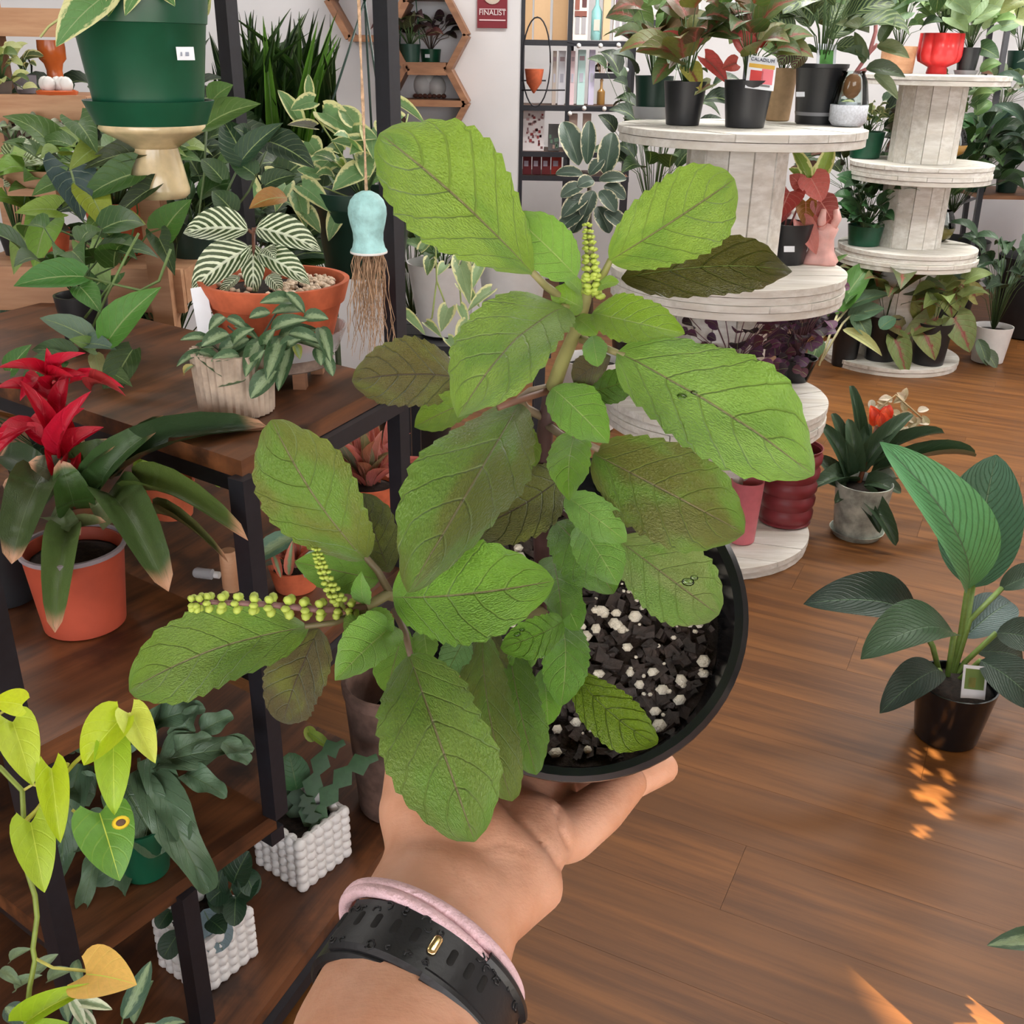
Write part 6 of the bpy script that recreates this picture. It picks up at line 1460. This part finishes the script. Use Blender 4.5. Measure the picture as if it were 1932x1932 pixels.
# ---- foot of the nearer stack: ribbed red pot, pink pot
M['ribbed'] = plain('dark_red_glaze', (128, 46, 52), .45, var=.1, scale=14)
t, s, k, b = tpot('ribbed_pot', 'dark red pot with deep horizontal ribs on the drum foot', 1476, 1000, .042, 108, 98, 140, 'ribbed', None, 'potted plant', groove=5)
label_dot(t, 1438, 892, dep(b) - .10, 12, 8)
leaves(t, [(1470, 895, 1530, 905, 22, (120, 130, 60)), (1500, 880, 1440, 870, 26, (150, 50, 54)), (1480, 870, 1500, 840, 28, (80, 110, 60))], dep(b) - .08, (110, 126, 60), 'leaf', 'lance')
M['pinkpot'] = plain('rose_pink_glaze', (206, 112, 122), .4, var=.06)
t, s, k, b = tpot('pink_pot', 'rose pink pot holding a red-leaved plant, half behind the basil', 1396, 1030, .042, 62, 50, 116, 'pinkpot', None, 'potted plant', soil=.8)
leaves(t, [(1385, 895, 1350, 850, 34, (170, 66, 72)), (1390, 900, 1372, 862, 26, (196, 110, 100)), (1375, 900, 1330, 880, 36, (226, 206, 210)), (1395, 905, 1418, 872, 30, (226, 220, 228)), (1370, 910, 1335, 905, 30, (190, 80, 90))], dep(b) - .03, (180, 70, 76), 'pinkred', 'ovate')
# ================================================================ the farther stack
YMAX[0] = 5.58
t, s, k, b = tpot('wood_pot', 'round pale wooden pot with trailing plant beside the red pedestal pot', 1690, 138, B3, 64, 60, 44, 'timber')
bush(t, s, .12, .24, 24, .10, .07, GR + [(60, 84, 62)], 'ovate', 'leaf', 101)
p = tbase(1766, 139, B3, .05); k = dep(p) / F
t = thing('pedestal_pot', 'glossy red fluted pedestal pot with pale green plant on the top drum', 'potted plant', p)
M['redgloss'] = plain('red_glaze', (212, 48, 50), .3, var=.06)
MB().lathe([(18 * k, 0), (19 * k, 2 * k), (17 * k, 12 * k), (22 * k, 15 * k), (36 * k, 22 * k), (39 * k, 32 * k), (38 * k, 70 * k), (35 * k, 70 * k), (34 * k, 60 * k)], 144, Matrix.Translation(p), lambda a, z: 1 + (.12 * abs(sin(a * 4)) - .08 if z > 13 * k else 0)).build('pot', 'redgloss', t, True)
MB().lathe([(33 * k, 61 * k), (10 * k, 63 * k)], 16, Matrix.Translation(p)).build('soil', 'soil', t)
label_dot(t, 1785, 74, dep(p) - .11, 10, 7)
bush(t, p + V((0, 0, 64 * k)), .10, .22, 26, .10, .07, [(140, 166, 112), (112, 142, 96), (170, 176, 90), (120, 146, 110)], 'heart', 'leaf', 102)
t, s, k, b = tpot('potted_foliage', 'dark tapered pot in a clear saucer at the rim of the top drum', 1822, 133, B3, 42, 32, 44, 'black_plastic')
saucer(t, b - V((0, 0, .0005)), 22 * k, 8 * k, 'clear_plastic')
bush(t, s, .12, .22, 26, .10, .075, GR + [(130, 150, 110)], 'heart', 'leaf', 103)
leaves(t, [(1840, 30, 1885, 40, 36), (1850, 10, 1870, -20, 34), (1870, 30, 1920, 20, 40, (150, 170, 110)), (1850, 90, 1885, 110, 36, (60, 90, 54)), (1830, 70, 1800, 50, 30), (1890, 50, 1925, 45, 34, (120, 146, 110))], dep(b) - .05, (110, 136, 90), 'leaf', 'heart')
t, s, k, b = tpot('potted_foliage', 'variegated leafy plant in a green pot on the middle drum of the farther stack', 1630, 300, B2, 64, 54, 44, 'green_plastic')
bush(t, s, .10, .12, 26, .08, .05, [(140, 160, 110), (110, 136, 86)], 'ovate', 'cream', 104)
t, s, k, b = tpot('potted_foliage', 'brown-leaved rosette in a small green pot on the middle drum, farther stack', 1727, 304, B2, 50, 42, 34, 'green_plastic')
bush(t, s, .09, .10, 22, .10, .05, [(92, 80, 72), (74, 62, 58), (116, 104, 92)], 'lance', 'leaf_dark', 105)
def glassbowl(px, yb, z, w, h_, label, water, cols, seed, sp, hh, L):
    p = tbase(px, yb, z, w * .4 * 5 / F); k = dep(p) / F
    t = thing('glass_bowl', label, 'potted plant', p); w /= 2
    pr = [(w * .5 * k, 0), (w * .85 * k, h_ * .18 * k), (w * k, h_ * .5 * k), (w * .85 * k, h_ * .82 * k), (w * .7 * k, h_ * k), (w * .66 * k, h_ * k), (w * .8 * k, h_ * .8 * k), (w * .94 * k, h_ * .5 * k), (w * .8 * k, h_ * .22 * k)]
    MB().lathe(pr, 24, Matrix.Translation(p)).build('bowl', 'glass', t, 'auto')
    MB().lathe([(w * .5 * k, 1 * k), (w * .87 * k, h_ * .17 * k), (w * 1.01 * k, h_ * .46 * k), (w * .3 * k, h_ * .48 * k)], 20, Matrix.Translation(p)).build('water', 'objgloss', t, True, water)
    bush(t, p + V((0, 0, h_ * .6 * k)), sp, hh, 24, L, L * .6, cols, 'ovate', 'leaf', seed)
glassbowl(1786, 298, B2, 66, 50, 'round glass bowl with amber water and a trailing vine, middle drum', (150, 112, 50), GR, 106, .12, .34, .10)
t, s, k, b = tpot('potted_foliage', 'dense round dark green plant in a green pot beside the white vase', 1628, 466, B1, 66, 56, 34, 'green_plastic')
bush(t, s, .15, .20, 60, .09, .065, [(44, 82, 48), (58, 100, 56), (38, 68, 44)], 'ovate', 'leaf_dark', 107, low=-.1)
p = tbase(1703, 466, B1, .05); k = dep(p) / F
t = thing('white_vase', 'small rounded white vase between dark green plant and glass jar', 'vase', p)
MB().lathe([(14 * k, 0), (21 * k, 10 * k), (22 * k, 28 * k), (16 * k, 42 * k), (9 * k, 47 * k), (9 * k, 54 * k), (7 * k, 54 * k), (6 * k, 46 * k)], 28, Matrix.Translation(p)).build('body', 'white', t, True)
glassbowl(1762, 458, B1, 66, 56, 'glass jar of cuttings on the lowest drum of the farther stack', (112, 104, 52), [(84, 116, 60), (66, 96, 50), (104, 132, 80)], 108, .10, .26, .09)
YMAX[0] = 99
# ---- plants standing on the floor round the farther stack
def fpot(label, px, yb, wt, wb, hpx, mat, n, sp, hh, L, W, cols, kind, lmat, seed, name='potted_foliage', **kw):
    t, s, k, b = tpot(name, label, px, yb, 0, wt, wb, hpx, mat)
    if n: bush(t, s, sp, hh, n, L, W, cols, kind, lmat, seed, **kw)
    return t, s, k, b
t, s, k, b = fpot('dumb cane plant with white stalks in a dark pot beside the cable drums', 1590, 694, 52, 44, 70, 'black_plastic', 10, .08, .2, .16, .07, [(70, 104, 56)], 'ovate', 'leaf', 111)
Zf = dep(b) - .25
leaves(t, [(1576, 592, 1648, 490, 52, (78, 128, 56)), (1580, 586, 1680, 556, 30, (96, 130, 100)), (1600, 600, 1668, 582, 40, (92, 124, 96)), (1590, 622, 1664, 672, 22, (190, 196, 140)), (1560, 600, 1530, 560, 36, (74, 108, 60)), (1548, 640, 1528, 690, 30, (70, 100, 60)), (1610, 590, 1640, 640, 36, (90, 120, 90)), (1620, 560, 1590, 545, 30, (80, 110, 70)), (1570, 500, 1600, 480, 10, (90, 130, 66)), (1660, 620, 1690, 600, 30, (96, 140, 110))], Zf, (80, 116, 66), 'leaf', 'ovate')
pstem(t, [[(1545, 690), (1570, 620), (1585, 580)], [(1550, 680), (1590, 610), (1610, 590)], [(1540, 650), (1580, 605), (1605, 575)]], .006, (206, 204, 160), Zf)
t, s, k, b = fpot('mottled red and green caladium in a black pot by the drum foot', 1655, 698, 66, 52, 92, 'black_plastic', 20, .14, .30, .16, .11, [(104, 116, 70), (88, 104, 62), (130, 84, 66)], 'heart', 'caladium', 112)
t, s, k, b = fpot('tall caladium with large pale arrow leaves in a black pot, middle of the floor row', 1745, 706, 70, 54, 88, 'black_plastic', 8, .12, .3, .18, .12, [(120, 136, 78)], 'heart', 'leaf', 113)
Zf = dep(b) - .12
leaves(t, [(1740, 590, 1746, 520, 46, (140, 150, 70)), (1790, 560, 1796, 600, 40, (128, 142, 74)), (1756, 560, 1730, 575, 40, (150, 140, 76)), (1800, 540, 1812, 590, 50, (140, 156, 86)), (1800, 600, 1830, 665, 60, (120, 136, 82)), (1740, 620, 1764, 680, 52, (128, 140, 80)), (1700, 620, 1660, 610, 44, (116, 112, 70)), (1690, 640, 1710, 710, 44, (118, 134, 78)), (1770, 600, 1700, 640, 44, (110, 120, 70)), (1840, 560, 1800, 530, 40, (150, 150, 90))], Zf, (126, 142, 80), 'caladium', 'heart')
t, s, k, b = fpot('dark grassy-leaved plant in a tapered white pot at the end of the floor row', 1860, 688, 70, 56, 64, 'white', 40, .18, .46, .16, .06, [(58, 84, 58), (44, 66, 46), (84, 108, 84)], 'lance', 'leaf_dark', 114)
leaves(t, [(1856, 660, 1880, 695, 26, (96, 112, 92)), (1845, 640, 1862, 690, 24, (90, 110, 86))], dep(b) - .1, (80, 100, 76), 'leaf', 'lance')
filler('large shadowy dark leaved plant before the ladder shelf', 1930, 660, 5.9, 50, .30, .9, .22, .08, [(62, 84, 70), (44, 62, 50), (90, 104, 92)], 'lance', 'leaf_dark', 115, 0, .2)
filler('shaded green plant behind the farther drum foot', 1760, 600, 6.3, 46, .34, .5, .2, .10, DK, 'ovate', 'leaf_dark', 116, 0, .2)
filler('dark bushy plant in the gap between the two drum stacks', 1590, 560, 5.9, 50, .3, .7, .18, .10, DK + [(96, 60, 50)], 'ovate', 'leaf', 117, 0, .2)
# ---- plants of the ladder shelf
for i, (px, z, Y, n, sp, hh, L, cols, lb) in enumerate(((1905, l1, LY + .55, 24, .12, .25, .12, [(90, 116, 80), (120, 144, 104)], 'leafy plant on the top board of the ladder shelf'), (1890, l2, LY + .4, 26, .14, .22, .12, [(150, 166, 140), (96, 120, 84), (210, 214, 204)], 'pale variegated plant on the middle board of the ladder shelf'), (1870, l3, LY + .3, 34, .2, .28, .16, [(70, 108, 70), (52, 84, 56), (96, 130, 84)], 'bushy green plant on the lowest board of the ladder shelf'), (1930, l3, LY + .3, 30, .18, .28, .16, [(56, 86, 62), (44, 68, 50)], 'dark green plant at the end of the lowest ladder shelf board'))):
    t, s, k, b = ypot('potted_foliage', lb, px, 200, Y, 44, 36, 32, 'dark_green_plastic', z=z)
    bush(t, s, sp, hh, n, L, L * .55, cols, 'ovate', 'leaf', 120 + i)
# ---- vines hanging from the ceiling over the drums
for i, (px, Y, yb, lb, n, cols) in enumerate(((1330, 3.6, -10, 'hanging basket vine with broad leaves above the caladiums', 20, [(84, 120, 56), (110, 140, 76), (150, 166, 130)]), (1700, 4.4, -30, 'hanging leafy basket above the glass vase', 26, [(70, 104, 60), (96, 128, 84)]), (1860, 4.8, -20, 'pale leaved hanging basket above the ladder shelf', 26, [(130, 156, 112), (150, 166, 100)]))):
    p = aty(px, yb - 60, Y); t = thing('hanging_vine', lb, 'potted plant', p)
    pot(t, p, .10, .08, .12, 'dark_green_plastic'); hang(t, [p + V((x, 0, .12)) for x in (-.095, .095)], p + V((0, 0, .5)), .002, 'dark_green_plastic')
    rr_ = random.Random(130 + i); pw = world_loc(t); paths = []
    for j in range(6):
        a = 2 * pi * j / 6; q0 = p + V((cos(a), sin(a), 0)) * .09 + V((0, 0, .12)); q1 = p + V((cos(a) * .18, sin(a) * .15, -.02)); q2 = q1 + V((rr_.uniform(-.06, .06), rr_.uniform(-.06, .06), -rr_.uniform(.05, .22)))
        paths.append([q0, q1, q2])
        for f in range(4):
            e = q1.lerp(q2, f / 3); d = V((rr_.uniform(-1, 1), rr_.uniform(-1, .3), rr_.uniform(-.8, .2))).normalized()
            leaf(t, 'heart', e, e + d * .11, .085, rr_.choice(cols), 'leaf', pw=pw)
    stems(t, paths, (90, 116, 60), .003)
# ================================================================ floor plants in the open
M['marble'] = plain('marbled_ceramic', (166, 172, 162), .35, var=.5, scale=17)
t, s, k, b = tpot('orange_bromeliad', 'orange-flowered bromeliad in a marbled grey-white pot on the open floor', 1612, 1024, 0, 104, 84, 100, 'marble', seg=36)
saucer(t, b - V((0, 0, 0)), 50 * k, 12 * k, 'marble')
Zg = dep(b); GB = (66, 88, 66)
gb = [(1600, 910, 1530, 922, 40, .02, -.10), (1600, 900, 1548, 800, 34, 0, -.02), (1612, 890, 1600, 790, 34, 0, -.04), (1625, 890, 1722, 782, 36, 0, -.04), (1630, 880, 1782, 818, 26, .02, -.02), (1620, 930, 1690, 1030, 36, -.04, -.14), (1610, 935, 1660, 1006, 26, -.04, -.12), (1590, 920, 1542, 862, 34, .03, .05), (1640, 900, 1840, 862, 24, .06, .06), (1632, 910, 1700, 930, 34, -.02, -.08), (1600, 880, 1570, 780, 26, .04, .06), (1618, 880, 1640, 800, 30, .02, .0), (1590, 930, 1550, 905, 36, 0, -.06), (1628, 880, 1604, 728, 24, .06, .10), (1640, 920, 1690, 900, 36, .0, .04), (1604, 930, 1575, 950, 28, -.02, -.09), (1640, 880, 1700, 830, 30, .04, .08)]
for q in gb: pxleaf(t, 'strap', q[0], q[1], q[2], q[3], q[4], Zg + q[5], Zg + q[6], GB, 'leaf_dark', bend=.2, fold=.3, nl=10)
pstem(t, [[(1618, 920), (1640, 850), (1655, 805)]], .008, (120, 70, 46), Zg - .02)
r = random.Random(3)
for i in range(18):
    a = r.uniform(0, 6.3); x, y = 1662 + 12 * cos(a), 806 - i * 1.2
    pxleaf(t, 'ovate', x, y, 1662 + 20 * cos(a), y - 22, 18, Zg - .03 - .02 * sin(a), None, r.choice([(226, 66, 30), (206, 50, 26), (236, 90, 44)]), 'bract', fold=.3, name='bract')
pstem(t, [[(1640, 860), (1660, 770), (1690, 745), (1740, 790)]], .003, (190, 170, 130), Zg + .04)
for i in range(26):
    f = i / 25; x, y = 1650 + 100 * f + r.uniform(-14, 14), 738 + 60 * f + r.uniform(-16, 40) * (1 - .3 * f); a = r.uniform(0, 6.3)
    pxleaf(t, 'ovate', x, y, x + 22 * cos(a), y + 22 * sin(a), 14, Zg + .05, None, r.choice([(214, 200, 176), (196, 180, 150), (226, 216, 200)]), 'leaf', name='dry_petal')
t, s, k, b = tpot('peace_lily', 'broad ribbed-leaf peace lily in a glossy black pot on the open floor', 1776, 1416, 0, 146, 112, 112, 'hero_pot', soil=.92, seg=40)
Zl = dep(b)
pl = [(1826, 1112, 1660, 834, 116, (112, 178, 122), -.08, -.22, 0, .2), (1836, 1108, 1880, 858, 146, (84, 124, 100), .02, -.02, .15, .1), (1730, 1166, 1516, 1140, 96, (48, 66, 54), .02, -.04, 0, .2), (1800, 1196, 1624, 1244, 106, (62, 88, 60), -.08, -.18, -.2, .2), (1772, 1264, 1660, 1346, 72, (50, 68, 58), -.06, -.14, 0, .2), (1818, 1204, 1908, 1136, 82, (76, 100, 98), .10, .18, 0, .12), (1886, 1112, 1975, 1078, 50, (58, 84, 62), .04, .06, 0, .1), (1880, 1194, 1975, 1220, 70, (60, 80, 66), -.04, -.08, 0, .2), (1850, 1246, 1960, 1338, 84, (52, 72, 60), -.08, -.14, 0, .2), (1840, 1230, 1930, 1250, 60, (56, 76, 62), .06, .1, 0, .2)]
for q in pl: pxleaf(t, 'ell', q[0], q[1], q[2], q[3], q[4], Zl + q[6], Zl + q[7], q[5], 'spath', roll=q[8], bend=q[9], fold=.16, nl=24, nw=10, pa=.62, pb=.7)
pstem(t, [[(1785, 1300), (1812, 1200), (1826, 1108, Zl - .08)], [(1788, 1300), (1822, 1190), (1836, 1104, Zl + .02)], [(1780, 1300), (1760, 1220), (1730, 1166, Zl + .02)], [(1790, 1300), (1830, 1170), (1890, 1110, Zl + .04)], [(1790, 1300), (1820, 1250), (1880, 1194, Zl - .04)], [(1784, 1300), (1800, 1196, Zl - .08)], [(1790, 1300), (1850, 1246, Zl - .08)], [(1786, 1300), (1818, 1204, Zl + .1)], [(1780, 1300), (1772, 1264, Zl - .06)]], .0065, (112, 140, 62), Zl)
picture_tag(t, 1838, 1288, Zl - .10, 46, 64, -.1, [(.5, .6, .8, .6, (110, 136, 70)), (.4, .5, .3, .3, (200, 196, 110))])
# striped leaf of a floor plant just entering the frame
Zs = dep(atz(1990, 1980, 0)); b = atz(2060, 1990, 0)
t = thing('striped_plant', 'plant with a silver-striped dark leaf tip entering at the frame edge', 'potted plant', b)
o, s = pot(t, b, .08, .065, .13, 'black_plastic')
bush(t, s, .08, .14, 9, .13, .06, [(60, 84, 60)], 'ovate', 'silver', 140)
pxleaf(t, 'lance', 1990, 1790, 1862, 1784, 52, Zs - .12, Zs - .14, (58, 82, 56), 'silver', bend=.2)
